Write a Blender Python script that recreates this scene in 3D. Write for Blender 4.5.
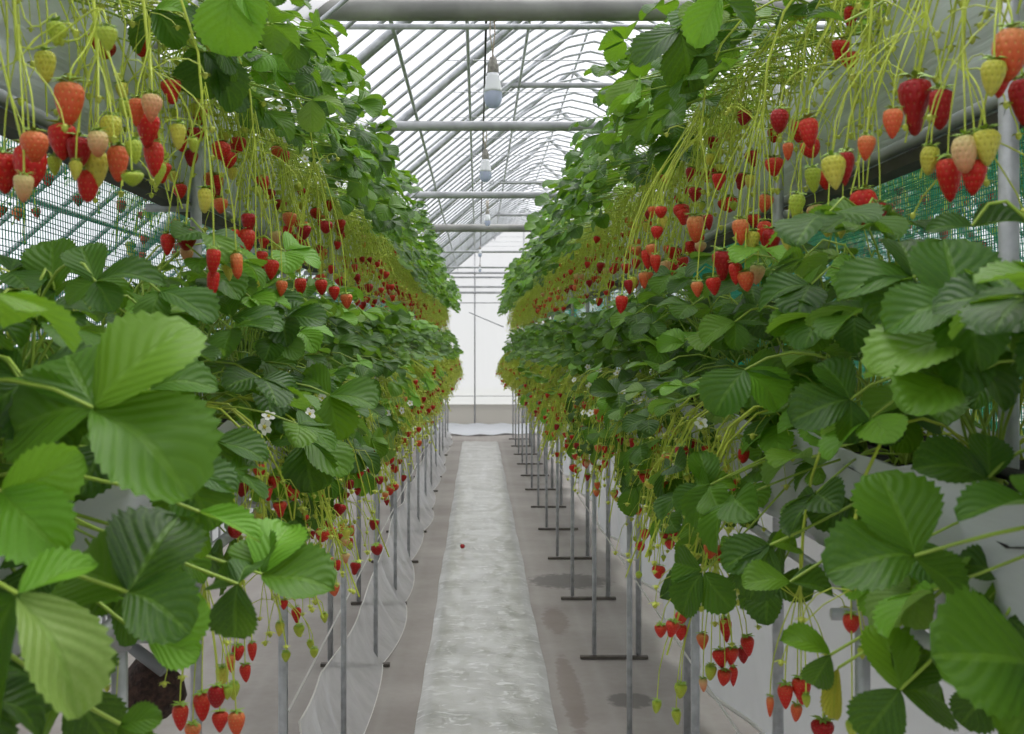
import bpy, math, random
from mathutils import Vector, Matrix

for o in list(bpy.data.objects):
    bpy.data.objects.remove(o, do_unlink=True)
S = bpy.context.scene
C = S.collection
R = random.Random(11)
V = Vector

# ------------------------------------------------------------------ camera
CAM_H, F, PX, PY = 1.35, 1000.0, 478.0, 345.0
cd = bpy.data.cameras.new('camera')
cam = bpy.data.objects.new('camera', cd); C.objects.link(cam)
cam.location = (0, 0, CAM_H); cam.rotation_euler = (math.pi/2, 0, 0)
cd.sensor_width = 36.0; cd.lens = 36.0*F/1024.0
cd.shift_x = (512-PX)/1024.0; cd.shift_y = -(367-PY)/1024.0
cd.clip_start = 0.05; cd.clip_end = 200
cd.dof.use_dof = True; cd.dof.focus_distance = 2.6; cd.dof.aperture_fstop = 9.0
S.camera = cam

# ------------------------------------------------------------------ sky, light, exposure
w = bpy.data.worlds.new('overcast_sky'); S.world = w; w.use_nodes = True
bg = w.node_tree.nodes['Background']
bg.inputs['Color'].default_value = (0.93, 0.95, 1.0, 1)
bg.inputs['Strength'].default_value = .88
sd = bpy.data.lights.new('hazy_sun', 'SUN'); sd.energy = 6.0; sd.angle = math.radians(60); sd.color = (1, .97, .92)
so = bpy.data.objects.new('hazy_sun', sd); C.objects.link(so)
so.rotation_euler = (math.radians(-18), math.radians(10), 0); so.location = (0, 3, 8)
S.view_settings.view_transform = 'Standard'; S.view_settings.look = 'None'
S.view_settings.exposure = 0.22; S.view_settings.gamma = 1.0
S.cycles.max_bounces = 10; S.cycles.transparent_max_bounces = 16
S.cycles.diffuse_bounces = 5; S.cycles.glossy_bounces = 3; S.cycles.transmission_bounces = 6
S.cycles.caustics_reflective = False; S.cycles.caustics_refractive = False

def at(px, py, d):
    """the point that shows at pixel px, py when d metres in front of the camera"""
    return V(((px-PX)/F*d, d, CAM_H-(py-PY)/F*d))

# ------------------------------------------------------------------ materials
def new_mat(name):
    m = bpy.data.materials.new(name); m.use_nodes = True
    nt = m.node_tree; nt.nodes.clear()
    out = nt.nodes.new('ShaderNodeOutputMaterial')
    return m, nt, out
def N(nt, t, **kw):
    n = nt.nodes.new(t)
    for k, v in kw.items():
        if k.startswith('in_'):
            key = k[3:]; key = int(key) if key.isdigit() else key.replace('_', ' ')
            n.inputs[key].default_value = v
        else: setattr(n, k, v)
    return n
def ramp(nt, stops, src=None, interp='LINEAR'):
    n = nt.nodes.new('ShaderNodeValToRGB'); cr = n.color_ramp; cr.interpolation = interp
    while len(cr.elements) > 1: cr.elements.remove(cr.elements[-1])
    for i, (p, c) in enumerate(stops):
        e = cr.elements[0] if i == 0 else cr.elements.new(p)
        e.position = p; e.color = (*c, 1) if len(c) == 3 else c
    if src is not None: nt.links.new(src, n.inputs[0])
    return n
def math_(nt, op, a, b=None):
    n = nt.nodes.new('ShaderNodeMath'); n.operation = op
    for i, x in enumerate((a, b)):
        if x is None: continue
        if isinstance(x, (int, float)): n.inputs[i].default_value = x
        else: nt.links.new(x, n.inputs[i])
    return n.outputs[0]
def mixc(nt, fac, a, b, blend='MIX'):
    n = nt.nodes.new('ShaderNodeMix'); n.data_type = 'RGBA'; n.blend_type = blend
    for i, x in ((0, fac), (6, a), (7, b)):
        if isinstance(x, (int, float)): n.inputs[i].default_value = x
        elif isinstance(x, tuple): n.inputs[i].default_value = (*x, 1)
        else: nt.links.new(x, n.inputs[i])
    return n.outputs[2]

def simple(name, col, rough=.5, metal=0., noise=0., scale=40., bump=0., spec=.5, col2=None):
    m, nt, out = new_mat(name)
    p = N(nt, 'ShaderNodeBsdfPrincipled', in_Roughness=rough, in_Metallic=metal)
    p.inputs['Specular IOR Level'].default_value = spec
    p.inputs['Base Color'].default_value = (*col, 1)
    if noise or bump or col2:
        tc = N(nt, 'ShaderNodeTexCoord'); no = N(nt, 'ShaderNodeTexNoise', in_Scale=scale, in_Detail=4.)
        nt.links.new(tc.outputs['Object'], no.inputs['Vector'])
        c2 = col2 or tuple(c*(1-noise) for c in col)
        r = ramp(nt, [(.35, col), (.65, c2)], no.outputs['Fac'])
        nt.links.new(r.outputs[0], p.inputs['Base Color'])
        if bump:
            b = N(nt, 'ShaderNodeBump', in_Strength=bump, in_Distance=.01)
            nt.links.new(no.outputs['Fac'], b.inputs['Height']); nt.links.new(b.outputs[0], p.inputs['Normal'])
    nt.links.new(p.outputs[0], out.inputs[0])
    return m

def leaf_mat(name, stops, under, trans_k=.30, rough=.46):
    m, nt, out = new_mat(name); L = nt.links.new
    uv = N(nt, 'ShaderNodeUVMap'); sp = N(nt, 'ShaderNodeSeparateXYZ'); L(uv.outputs[0], sp.inputs[0])
    a = math_(nt, 'ABSOLUTE', math_(nt, 'MULTIPLY', math_(nt, 'SUBTRACT', sp.outputs[0], .5), 2.))
    ph = math_(nt, 'SUBTRACT', math_(nt, 'MULTIPLY', sp.outputs[1], 6.5), math_(nt, 'MULTIPLY', a, 2.9))
    wave = math_(nt, 'SINE', math_(nt, 'MULTIPLY', ph, 6.2832))
    vein = math_(nt, 'SMOOTH_MIN', 1., math_(nt, 'POWER', math_(nt, 'MAXIMUM', wave, 0.), 8.))
    mid = ramp(nt, [(0, (1, 1, 1)), (.05, (1, 1, 1)), (.10, (0, 0, 0))], a).outputs[0]
    vv = math_(nt, 'MAXIMUM', math_(nt, 'MULTIPLY', vein, .55), mid)
    oi = N(nt, 'ShaderNodeObjectInfo'); ge = N(nt, 'ShaderNodeNewGeometry')
    rnd = math_(nt, 'FRACT', math_(nt, 'ADD', oi.outputs['Random'], ge.outputs['Random Per Island']))
    tc = N(nt, 'ShaderNodeTexCoord'); no = N(nt, 'ShaderNodeTexNoise', in_Scale=28., in_Detail=3.)
    L(tc.outputs['Object'], no.inputs['Vector'])
    base = ramp(nt, stops, rnd).outputs[0]
    base = mixc(nt, math_(nt, 'MULTIPLY', math_(nt, 'SUBTRACT', no.outputs['Fac'], .35), .9), base, (.10, .23, .012))
    top = mixc(nt, math_(nt, 'MULTIPLY', vv, .36), base, (.18, .35, .035))
    col = mixc(nt, ge.outputs['Backfacing'], top, under)
    p = N(nt, 'ShaderNodeBsdfPrincipled', in_Roughness=rough); L(col, p.inputs['Base Color'])
    p.inputs['Specular IOR Level'].default_value = .32
    b = N(nt, 'ShaderNodeBump', in_Strength=.42, in_Distance=.0022)
    h = math_(nt, 'SUBTRACT', math_(nt, 'MULTIPLY', wave, -.38), mid)
    L(h, b.inputs['Height']); L(b.outputs[0], p.inputs['Normal'])
    t = N(nt, 'ShaderNodeBsdfTranslucent'); L(mixc(nt, .72, base, (.30, .58, .02)), t.inputs[0]); L(b.outputs[0], t.inputs['Normal'])
    mx = N(nt, 'ShaderNodeMixShader', in_0=trans_k); L(p.outputs[0], mx.inputs[1]); L(t.outputs[0], mx.inputs[2])
    L(mx.outputs[0], out.inputs[0])
    return m

LEAF = leaf_mat('leaf_green', [(0, (.018, .070, .007)), (.35, (.036, .118, .009)), (.7, (.076, .19, .011)), (1, (.15, .30, .016))], (.15, .26, .10))
LEAF_LIGHT = leaf_mat('leaf_light_green', [(0, (.15, .38, .026)), (1, (.21, .45, .036))], (.20, .32, .10))
LEAF_DARK = leaf_mat('leaf_dark_green', [(0, (.010, .042, .007)), (1, (.022, .080, .010))], (.10, .2, .07), .25)
LEAF_PALE = leaf_mat('leaf_underside', [(0, (.22, .36, .09)), (1, (.28, .40, .10))], (.24, .36, .12))
LEAF_DRY = leaf_mat('leaf_yellowed', [(0, (.5, .45, .06)), (1, (.55, .42, .06))], (.5, .42, .1))
LEAF_BROWN = simple('leaf_withered', (.22, .10, .05), .8, noise=.5)
STEM = simple('stem_green', (.62, .74, .08), .45, noise=.3, scale=25)
STEM_L = simple('petiole_green', (.36, .52, .06), .45, noise=.25, scale=25)
BUD = simple('bud_green', (.66, .74, .10), .6, noise=.4, scale=90)
CALYX = simple('calyx_green', (.32, .52, .06), .55, noise=.3, scale=80)
PETAL = simple('flower_petal', (.8, .8, .74), .6)

def berry_mat(name, top, body, tip, seed):
    m, nt, out = new_mat(name); L = nt.links.new
    uv = N(nt, 'ShaderNodeUVMap'); sp = N(nt, 'ShaderNodeSeparateXYZ'); L(uv.outputs[0], sp.inputs[0])
    oi = N(nt, 'ShaderNodeObjectInfo'); ge = N(nt, 'ShaderNodeNewGeometry')
    rn = math_(nt, 'FRACT', math_(nt, 'ADD', oi.outputs['Random'], ge.outputs['Random Per Island']))
    tc = N(nt, 'ShaderNodeTexCoord'); no = N(nt, 'ShaderNodeTexNoise', in_Scale=55.)
    L(tc.outputs['Object'], no.inputs['Vector'])
    v = math_(nt, 'ADD', sp.outputs[1], math_(nt, 'MULTIPLY', math_(nt, 'SUBTRACT', no.outputs['Fac'], .5), .5))
    v = math_(nt, 'ADD', v, math_(nt, 'MULTIPLY', math_(nt, 'SUBTRACT', rn, .5), .25))
    c = ramp(nt, [(.0, top), (.45, body), (1, tip)], v).outputs[0]
    # seeds in staggered rows
    r = math_(nt, 'MULTIPLY', sp.outputs[1], 9.); row = math_(nt, 'FLOOR', r)
    uu = math_(nt, 'ADD', math_(nt, 'MULTIPLY', sp.outputs[0], 13.), math_(nt, 'MULTIPLY', row, .5))
    du = math_(nt, 'SUBTRACT', math_(nt, 'FRACT', uu), .5); dv = math_(nt, 'SUBTRACT', math_(nt, 'FRACT', r), .5)
    d = math_(nt, 'SQRT', math_(nt, 'ADD', math_(nt, 'MULTIPLY', du, math_(nt, 'MULTIPLY', du, 1.6)), math_(nt, 'MULTIPLY', dv, dv)))
    seedm = ramp(nt, [(.10, (1, 1, 1)), (.17, (0, 0, 0))], d).outputs[0]
    c = mixc(nt, math_(nt, 'MULTIPLY', seedm, .7), c, seed)
    p = N(nt, 'ShaderNodeBsdfPrincipled', in_Roughness=.42); L(c, p.inputs['Base Color'])
    p.inputs['Subsurface Weight'].default_value = .12
    p.inputs['Subsurface Radius'].default_value = (.006, .002, .001)
    p.inputs['Specular IOR Level'].default_value = .3
    b = N(nt, 'ShaderNodeBump', in_Strength=.6, in_Distance=.002)
    L(ramp(nt, [(.0, (0, 0, 0)), (.42, (1, 1, 1))], d).outputs[0], b.inputs['Height']); L(b.outputs[0], p.inputs['Normal'])
    L(p.outputs[0], out.inputs[0])
    return m
BM = {
 'ripe':   berry_mat('berry_ripe',   (.62, .075, .03), (.60, .018, .012), (.50, .012, .012), (.62, .25, .07)),
 'dark':   berry_mat('berry_deep_red', (.42, .02, .015), (.36, .008, .010), (.30, .008, .010), (.40, .10, .04)),
 'orange': berry_mat('berry_orange', (.72, .36, .12), (.72, .13, .04), (.64, .05, .02), (.70, .45, .12)),
 'pink':   berry_mat('berry_turning', (.62, .60, .22), (.72, .40, .20), (.68, .10, .05), (.55, .45, .12)),
 'yellow': berry_mat('berry_unripe', (.48, .54, .06), (.60, .56, .07), (.66, .56, .12), (.36, .30, .06)),
 'green':  berry_mat('berry_green',  (.34, .48, .04), (.42, .52, .05), (.46, .52, .06), (.22, .24, .05)),
}

def film(name, col, clear, gloss_rough=.25, streak=None, bump=.0, diffuse=.45):
    """thin plastic film: some light straight through, some scattered on both sides, a plastic sheen"""
    m, nt, out = new_mat(name); L = nt.links.new
    tr = N(nt, 'ShaderNodeBsdfTransparent'); tl = N(nt, 'ShaderNodeBsdfTranslucent'); df = N(nt, 'ShaderNodeBsdfDiffuse'); gl = N(nt, 'ShaderNodeBsdfGlossy', in_Roughness=gloss_rough)
    for n in (tl, df): n.inputs['Color'].default_value = (*col, 1)
    tr.inputs['Color'].default_value = (.93, .935, .965, 1)
    tc = N(nt, 'ShaderNodeTexCoord'); mp = N(nt, 'ShaderNodeMapping'); mp.inputs['Scale'].default_value = streak or (3, 3, 3)
    no = N(nt, 'ShaderNodeTexNoise', in_Scale=1., in_Detail=5.)
    L(tc.outputs['Object'], mp.inputs[0]); L(mp.outputs[0], no.inputs['Vector'])
    if bump:
        b = N(nt, 'ShaderNodeBump', in_Strength=bump, in_Distance=.03); L(no.outputs['Fac'], b.inputs['Height'])
        for n in (tl, df, gl): L(b.outputs[0], n.inputs['Normal'])
    m1 = N(nt, 'ShaderNodeMixShader', in_0=diffuse); L(tl.outputs[0], m1.inputs[1]); L(df.outputs[0], m1.inputs[2])
    m2 = N(nt, 'ShaderNodeMixShader', in_0=.07); L(m1.outputs[0], m2.inputs[1]); L(gl.outputs[0], m2.inputs[2])
    m3 = N(nt, 'ShaderNodeMixShader'); L(m2.outputs[0], m3.inputs[1]); L(tr.outputs[0], m3.inputs[2])
    if clear > 0:
        L(math_(nt, 'MULTIPLY', math_(nt, 'ADD', no.outputs['Fac'], .5), clear), m3.inputs[0])
    else: m3.inputs[0].default_value = 0
    L(m3.outputs[0], out.inputs[0])
    return m
ROOF_FILM = film('roof_film', (.90, .91, .96), .55, streak=(1.2, 5, 1.2), diffuse=.2)
WALL_FILM = film('wall_film', (.62, .62, .645), .12, streak=(4, 4, .8), diffuse=.2)
BAND_FILM = film('dirty_wall_film', (.44, .41, .38), .05, streak=(.5, .5, 9), diffuse=.75)
TUB_FILM = film('trough_film', (.80, .85, .88), .0, .28, (2.5, 1.0, 16), .8, .75)
TUB_WHITE = film('white_trough_film', (.76, .79, .83), .0, .35, (2, 2, 9), .5, .7)
DRAPE = film('drape_film', (.66, .68, .70), .22, .3, (8, 5, 2), .5, .5)
SKIRT = film('skirt_film', (.92, .92, .92), .42, .16, (9, 9, 4), 1., .5)
STEEL = simple('galvanised_steel', (.52, .54, .56), .45, .25, .3, 30)
BARMAT = simple('weathered_bar', (.16, .14, .12), .7, .2, .4, 30)
STEEL_L = simple('painted_steel', (.43, .44, .45), .5, .25, .25, 9)
BEAM = simple('weathered_beam_steel', (.33, .33, .31), .55, .2, .35, 6)
DARKRAIL = simple('dark_rail', (.055, .05, .04), .7, 0, .4, 20)
RAILGREY = simple('rail_grey', (.42, .44, .45), .4, .3, .2, 20)
SOIL = simple('dark_peat', (.020, .015, .012), .95, 0, .5, 60, .8)
PEAT = simple('brown_peat', (.07, .035, .025), .9, 0, .7, 90, 1.)
TUBE = simple('black_tube', (.02, .02, .022), .45)
GREYPIPE = simple('grey_plastic_pipe', (.16, .17, .18), .4)
STRING = simple('white_string', (.75, .74, .70), .7)
SOCKET = simple('lamp_socket', (.34, .32, .28), .6, 0, .4, 120)
LAMPBODY = simple('white_lamp_body', (.85, .86, .88), .35)
CORD = simple('lamp_cord', (.50, .42, .33), .7)
NET = simple('green_net', (.02, .36, .23), .6)
def lens_mat():
    m, nt, out = new_mat('frosted_lens'); L = nt.links.new
    p = N(nt, 'ShaderNodeBsdfPrincipled', in_Roughness=.3); p.inputs['Base Color'].default_value = (.68, .72, .86, 1)
    t = N(nt, 'ShaderNodeBsdfTranslucent'); t.inputs[0].default_value = (.72, .76, .9, 1)
    mx = N(nt, 'ShaderNodeMixShader', in_0=.5); L(p.outputs[0], mx.inputs[1]); L(t.outputs[0], mx.inputs[2]); L(mx.outputs[0], out.inputs[0])
    return m
LENS = lens_mat()
def floor_mat():
    m, nt, out = new_mat('woven_ground_cover'); L = nt.links.new
    ge = N(nt, 'ShaderNodeNewGeometry'); sp = N(nt, 'ShaderNodeSeparateXYZ'); L(ge.outputs['Position'], sp.inputs[0])
    n1 = N(nt, 'ShaderNodeTexNoise', in_Scale=1.5, in_Detail=8.); n2 = N(nt, 'ShaderNodeTexNoise', in_Scale=30., in_Detail=3.)
    mp = N(nt, 'ShaderNodeMapping'); mp.inputs['Scale'].default_value = (1, 1.6, 1)
    L(ge.outputs['Position'], mp.inputs[0]); L(mp.outputs[0], n1.inputs['Vector']); L(ge.outputs['Position'], n2.inputs['Vector'])
    c = ramp(nt, [(.3, (.29, .262, .24)), (.7, (.43, .40, .375))], n1.outputs['Fac']).outputs[0]
    c = mixc(nt, math_(nt, 'MULTIPLY', n2.outputs['Fac'], .35), c, (.20, .165, .14))
    fx = math_(nt, 'PINGPONG', math_(nt, 'ADD', sp.outputs[0], .017), .085)          # the woven mat's pale guide threads
    ln = ramp(nt, [(.0, (1, 1, 1)), (.035, (0, 0, 0))], fx).outputs[0]
    c = mixc(nt, math_(nt, 'MULTIPLY', ln, .22), c, (.45, .43, .41))
    for (x, y, rx, ry, k) in ((.52, 5.72, .26, .20, .62), (.58, 3.80, .10, .09, .6), (.38, 4.9, .07, .25, .4), (.36, 3.9, .05, .5, .4)):   # wet and rusty stains
        e = math_(nt, 'SQRT', math_(nt, 'ADD', math_(nt, 'POWER', math_(nt, 'DIVIDE', math_(nt, 'SUBTRACT', sp.outputs[0], x), rx), 2.),
                  math_(nt, 'POWER', math_(nt, 'DIVIDE', math_(nt, 'SUBTRACT', sp.outputs[1], y), ry), 2.)))
        e = math_(nt, 'ADD', e, math_(nt, 'MULTIPLY', math_(nt, 'SUBTRACT', n2.outputs['Fac'], .5), .9))
        mk = ramp(nt, [(.75, (1, 1, 1)), (1., (0, 0, 0))], e).outputs[0]
        c = mixc(nt, math_(nt, 'MULTIPLY', mk, k), c, (.07, .065, .06) if ry < .24 else (.14, .09, .06))
    p = N(nt, 'ShaderNodeBsdfPrincipled', in_Roughness=.7); L(c, p.inputs['Base Color'])
    b = N(nt, 'ShaderNodeBump', in_Strength=.3, in_Distance=.01); L(n1.outputs['Fac'], b.inputs['Height']); L(b.outputs[0], p.inputs['Normal'])
    L(p.outputs[0], out.inputs[0])
    return m
def path_mat():
    m, nt, out = new_mat('path_plastic'); L = nt.links.new
    ge = N(nt, 'ShaderNodeNewGeometry')
    def noise(sc, scale, det, dist=0.):
        mp = N(nt, 'ShaderNodeMapping'); mp.inputs['Scale'].default_value = sc; L(ge.outputs['Position'], mp.inputs[0])
        n = N(nt, 'ShaderNodeTexNoise', in_Scale=scale, in_Detail=det, in_Distortion=dist); L(mp.outputs[0], n.inputs['Vector']); return n.outputs['Fac']
    n1 = noise((1, 1.6, 1), 3.4, 8., .6); n2 = noise((1, .5, 1), 2.0, 3.); n3 = noise((1.6, 2.6, 1), 9., 6., 1.2); n4 = noise((3.2, .35, 1), 2.2, 4.)
    c = ramp(nt, [(.32, (.36, .36, .335)), (.5, (.49, .485, .46)), (.66, (.63, .63, .61))], n1).outputs[0]
    c = mixc(nt, math_(nt, 'MULTIPLY', n2, .35), c, (.36, .34, .29))
    c = mixc(nt, ramp(nt, [(.57, (0, 0, 0)), (.66, (.7, .7, .7))], n3).outputs[0], c, (.78, .78, .77))       # blotchy white reflections on the plastic, painted into its colour
    c = mixc(nt, ramp(nt, [(.55, (0, 0, 0)), (.68, (.45, .45, .45))], n4).outputs[0], c, (.72, .72, .71))  # lengthwise bright streaks of reflected light, also put into the colour
    p = N(nt, 'ShaderNodeBsdfPrincipled', in_Roughness=.28); L(c, p.inputs['Base Color'])
    p.inputs['Coat Weight'].default_value = .35; p.inputs['Coat Roughness'].default_value = .10
    b = N(nt, 'ShaderNodeBump', in_Strength=.45, in_Distance=.012); L(n3, b.inputs['Height'])
    L(b.outputs[0], p.inputs['Normal']); L(b.outputs[0], p.inputs['Coat Normal'])
    L(p.outputs[0], out.inputs[0])
    return m

# ------------------------------------------------------------------ mesh helpers
class MB:
    def __init__(s): s.v = []; s.f = []; s.m = []; s.uv = []; s.smooth = True
    def face(s, idx, mat=0, uv=None):
        s.f.append(idx); s.m.append(mat); s.uv.extend(uv or [(.5, .5)]*len(idx))
    def tube(s, pts, r, sides=5, mat=0, cap=True):
        n = len(pts); rr = r if isinstance(r, (list, tuple)) else [r]*n
        base = len(s.v); ref = V((.31, .87, .22))
        for i, p in enumerate(pts):
            t = (pts[min(i+1, n-1)]-pts[max(i-1, 0)])
            t = t.normalized() if t.length > 1e-9 else V((0, 0, 1))
            a = t.cross(ref)
            if a.length < .05: a = t.cross(V((1, 0, 0)))
            a.normalize(); b = t.cross(a)
            for k in range(sides):
                q = 2*math.pi*k/sides
                s.v.append(p+(a*math.cos(q)+b*math.sin(q))*rr[i])
        for i in range(n-1):
            for k in range(sides):
                k2 = (k+1) % sides
                s.face((base+i*sides+k, base+i*sides+k2, base+(i+1)*sides+k2, base+(i+1)*sides+k), mat)
        if cap and sides > 2:
            s.face(tuple(base+k for k in range(sides))[::-1], mat)
            s.face(tuple(base+(n-1)*sides+k for k in range(sides)), mat)
    def box(s, lo, hi, mat=0):
        b = len(s.v)
        for z in (lo[2], hi[2]):
            for (x, y) in ((lo[0], lo[1]), (hi[0], lo[1]), (hi[0], hi[1]), (lo[0], hi[1])): s.v.append(V((x, y, z)))
        for q in ((3, 2, 1, 0), (4, 5, 6, 7), (0, 1, 5, 4), (1, 2, 6, 5), (2, 3, 7, 6), (3, 0, 4, 7)):
            s.face(tuple(b+i for i in q), mat)
    def grid(s, fn, nu, nv, mat=0):
        b = len(s.v)
        for j in range(nv+1):
            for i in range(nu+1): s.v.append(V(fn(i/nu, j/nv)))
        for j in range(nv):
            for i in range(nu):
                q = (b+j*(nu+1)+i, b+j*(nu+1)+i+1, b+(j+1)*(nu+1)+i+1, b+(j+1)*(nu+1)+i)
                s.face(q, mat, [(i/nu, j/nv), ((i+1)/nu, j/nv), ((i+1)/nu, (j+1)/nv), (i/nu, (j+1)/nv)])
    def lathe(s, prof, sides, M=None, mat=0, uvs=True, lump=0., seed=0):
        b = len(s.v); n = len(prof); M = M or Matrix()
        rr = random.Random(seed)
        ph = [rr.uniform(0, 6.28) for _ in range(3)]
        for i, (r, z) in enumerate(prof):
            for k in range(sides):
                q = 2*math.pi*k/sides
                ra = r*(1+lump*math.sin(2*q+ph[0]+z*40)+lump*.6*math.sin(3*q+ph[1]))
                s.v.append(M @ V((ra*math.cos(q), ra*math.sin(q), z)))
        for i in range(n-1):
            for k in range(sides):
                k2 = (k+1) % sides
                s.face((b+i*sides+k, b+(i+1)*sides+k, b+(i+1)*sides+k2, b+i*sides+k2), mat,
                       [(k/sides, i/(n-1)), (k/sides, (i+1)/(n-1)), ((k+1)/sides, (i+1)/(n-1)), ((k+1)/sides, i/(n-1))])
    def add(s, mesh_part, M, mat=None):
        """append another MB (used as a template) through matrix M"""
        b = len(s.v); s.v.extend(M @ p for p in mesh_part.v)
        for f, m in zip(mesh_part.f, mesh_part.m): s.f.append(tuple(b+i for i in f)); s.m.append(m if mat is None else mat)
        s.uv.extend(mesh_part.uv)
    def mesh(s, name, mats):
        me = bpy.data.meshes.new(name)
        me.from_pydata([tuple(p) for p in s.v], [], s.f)
        for m in (mats if isinstance(mats, (list, tuple)) else [mats]): me.materials.append(m)
        ul = me.uv_layers.new(name='UVMap')
        ul.data.foreach_set('uv', [c for q in s.uv for c in q])
        me.polygons.foreach_set('material_index', s.m)
        me.polygons.foreach_set('use_smooth', [s.smooth]*len(s.f))
        me.update()
        return me
    def build(s, name, mats, parent=None):
        return link(name, s.mesh(name, mats), parent)

def link(name, me, parent=None, M=None):
    o = bpy.data.objects.new(name, me); C.objects.link(o)
    if parent is not None: o.parent = parent
    if M is not None: o.matrix_basis = M
    return o
def tag(o, label=None, cat=None, group=None, kind=None):
    for k, v in (('label', label), ('category', cat), ('group', group), ('kind', kind)):
        if v: o[k] = v
    return o
def thing(name, loc, label, cat, group=None):
    o = bpy.data.objects.new(name, None); C.objects.link(o); o.location = loc
    o.empty_display_size = .05
    return tag(o, label, cat, group)
KIDS = {}
def copy_tree(o, parent=None):
    c = o.copy(); C.objects.link(c)
    if parent is not None: c.parent = parent
    for ch in KIDS.get(o.name, ()): copy_tree(ch, c)
    return c
def kid(o):
    KIDS.setdefault(o.parent.name, []).append(o); return o
def bez(a, b, c, d, n):
    out = []
    for i in range(n+1):
        t = i/n; u = 1-t
        out.append(a*(u*u*u)+b*(3*u*u*t)+c*(3*u*t*t)+d*(t*t*t))
    return out
ORD = ('first second third fourth fifth sixth seventh eighth ninth tenth eleventh twelfth thirteenth fourteenth fifteenth sixteenth seventeenth eighteenth nineteenth twentieth '
       'twenty-first twenty-second twenty-third twenty-fourth twenty-fifth twenty-sixth twenty-seventh twenty-eighth twenty-ninth thirtieth ' +
       ' '.join('thirty-'+q for q in 'first second third fourth fifth sixth seventh eighth ninth'.split())+' fortieth '+' '.join('forty-'+q for q in 'first second third fourth fifth sixth'.split())).split()

# ------------------------------------------------------------------ the greenhouse shell
Y0, Y1 = -3.0, 15.7
RIDGE_X, RIDGE_Z, SLOPE = .72, 3.45, .86
XL, XR = -1.78, 3.22
def roof_z(x, soft=0.):
    return RIDGE_Z-SLOPE*(math.sqrt((x-RIDGE_X)**2+soft*soft)-0)
b = MB(); b.smooth = False
b.grid(lambda u, v: (-14+28*u, -10+42*v, -.03), 2, 2)
b.build('ground', simple('outside_ground', (.30, .32, .26), .9, 0, .3, .5))['kind'] = 'structure'
b = MB(); b.grid(lambda u, v: (XL+(XR-XL)*u, Y0+(Y1-Y0)*v, 0), 4, 12)
b.build('floor', floor_mat())['kind'] = 'structure'
b = MB(); b.smooth = False
xs = [XL-.03, -1.2, -.6, 0, .4, RIDGE_X, 1.04, 1.5, 2.1, 2.7, XR+.03]
b.grid(lambda u, v: (xs[round(u*10)], Y0+(Y1-Y0)*v, roof_z(xs[round(u*10)], .05)+.07), 10, 24)
b.build('ceiling', ROOF_FILM)['kind'] = 'structure'
ZE = roof_z(XL)+.04
for nm, x in (('wall_left', XL-.03), ('wall_right', XR+.03)):
    b = MB(); b.grid(lambda u, v: (x+.012*math.sin(v*70), Y0+(Y1-Y0)*v, ZE*u), 4, 60)
    b.build(nm, WALL_FILM)['kind'] = 'structure'
def gable(nm, y):
    b = MB(); b.smooth = False
    for x0, x1 in ((XL-.03, RIDGE_X), (RIDGE_X, XR+.03)):
        b.grid(lambda u, v: (x0+(x1-x0)*u, y+.01*math.sin(u*9), .40+(roof_z(x0+(x1-x0)*u)+.03-.40)*v), 6, 4)
    o = b.build(nm, WALL_FILM); o['kind'] = 'structure'
    return o
gb = gable('wall_back', Y1); gable('wall_front', Y0)
b = MB(); b.grid(lambda u, v: (XL+(XR-XL)*u, Y1-.03-.04*v*math.sin(u*60)*.3, .42*(1-v)), 60, 3)
b.build('dirty_lower_panel', BAND_FILM, gb)
b = MB(); b.grid(lambda u, v: (XL+(XR-XL)*u, Y1-.06-(.75+.12*math.sin(u*23))*v, .10*(1-v)**2+.012+.02*math.sin(u*40+v*6)**2), 80, 6)
b.build('floor_flap', TUB_WHITE, gb)
for zz, rad in ((2.48, .018), (2.41, .015), (2.26, .016), (2.17, .018), (2.01, .008), (.55, .006)):
    b = MB(); b.tube([V((XL, Y1-.04, zz)), V((XR, Y1-.04, zz))], rad, 8); b.build('gable_bar', STEEL_L, gb)
for xx in (-1.2, -.05, .72, 1.5, 2.4):
    b = MB(); b.tube([V((xx, Y1-.03, 0)), V((xx, Y1-.03, roof_z(xx)))], .012, 8); b.build('gable_post', STEEL_L, gb)
b = MB(); b.tube([V((-.14, Y1-.07, 1.86)), V((.40, Y1-.07, 1.63))], .009, 6); b.build('gable_brace', STEEL_L, gb)

roof = bpy.data.objects.new('roof_frame', None); C.objects.link(roof); roof['kind'] = 'structure'
def rafter_me():
    b = MB(); pts = [V((XL, 0, 0)), V((XL, 0, roof_z(XL)-.05)), V((XL+.04, 0, roof_z(XL+.04))), V((RIDGE_X, 0, RIDGE_Z)), V((XR-.04, 0, roof_z(XR-.04))), V((XR, 0, roof_z(XR)-.05)), V((XR, 0, 0))]
    b.tube(pts, .024, 10); return b.mesh('rafter', STEEL)
def rib_me():
    b = MB(); xs = [XL+(XR-XL)*i/30 for i in range(31)]
    pts = [V((XL+.01, 0, 0))]+[V((x, 0, roof_z(x, .30)+.045)) for x in xs]+[V((XR-.01, 0, 0))]
    b.tube(pts, .0085, 6); return b.mesh('rib', STEEL)
rm, bm_ = rafter_me(), rib_me()
y = 2.56-1.27*4
while y < Y1-.1:
    link('rafter', rm, roof, Matrix.Translation((0, y, 0)))
    for k in range(6):
        if y+k*.2117 < Y1-.1: link('rib', bm_, roof, Matrix.Translation((0, y+k*.2117+.055, 0)))
    y += 1.27
for x in (-1.25, -.75, -.32, -.048, .262, .72, 1.18, 1.6, 2.1, 2.7):
    b = MB(); z = roof_z(x, .30 if x != .72 else .02)+(.02 if x != .72 else -.03); b.tube([V((x, Y0, z)), V((x, Y1, z))], .009, 8); b.build('purlin', STEEL, roof)
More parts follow.
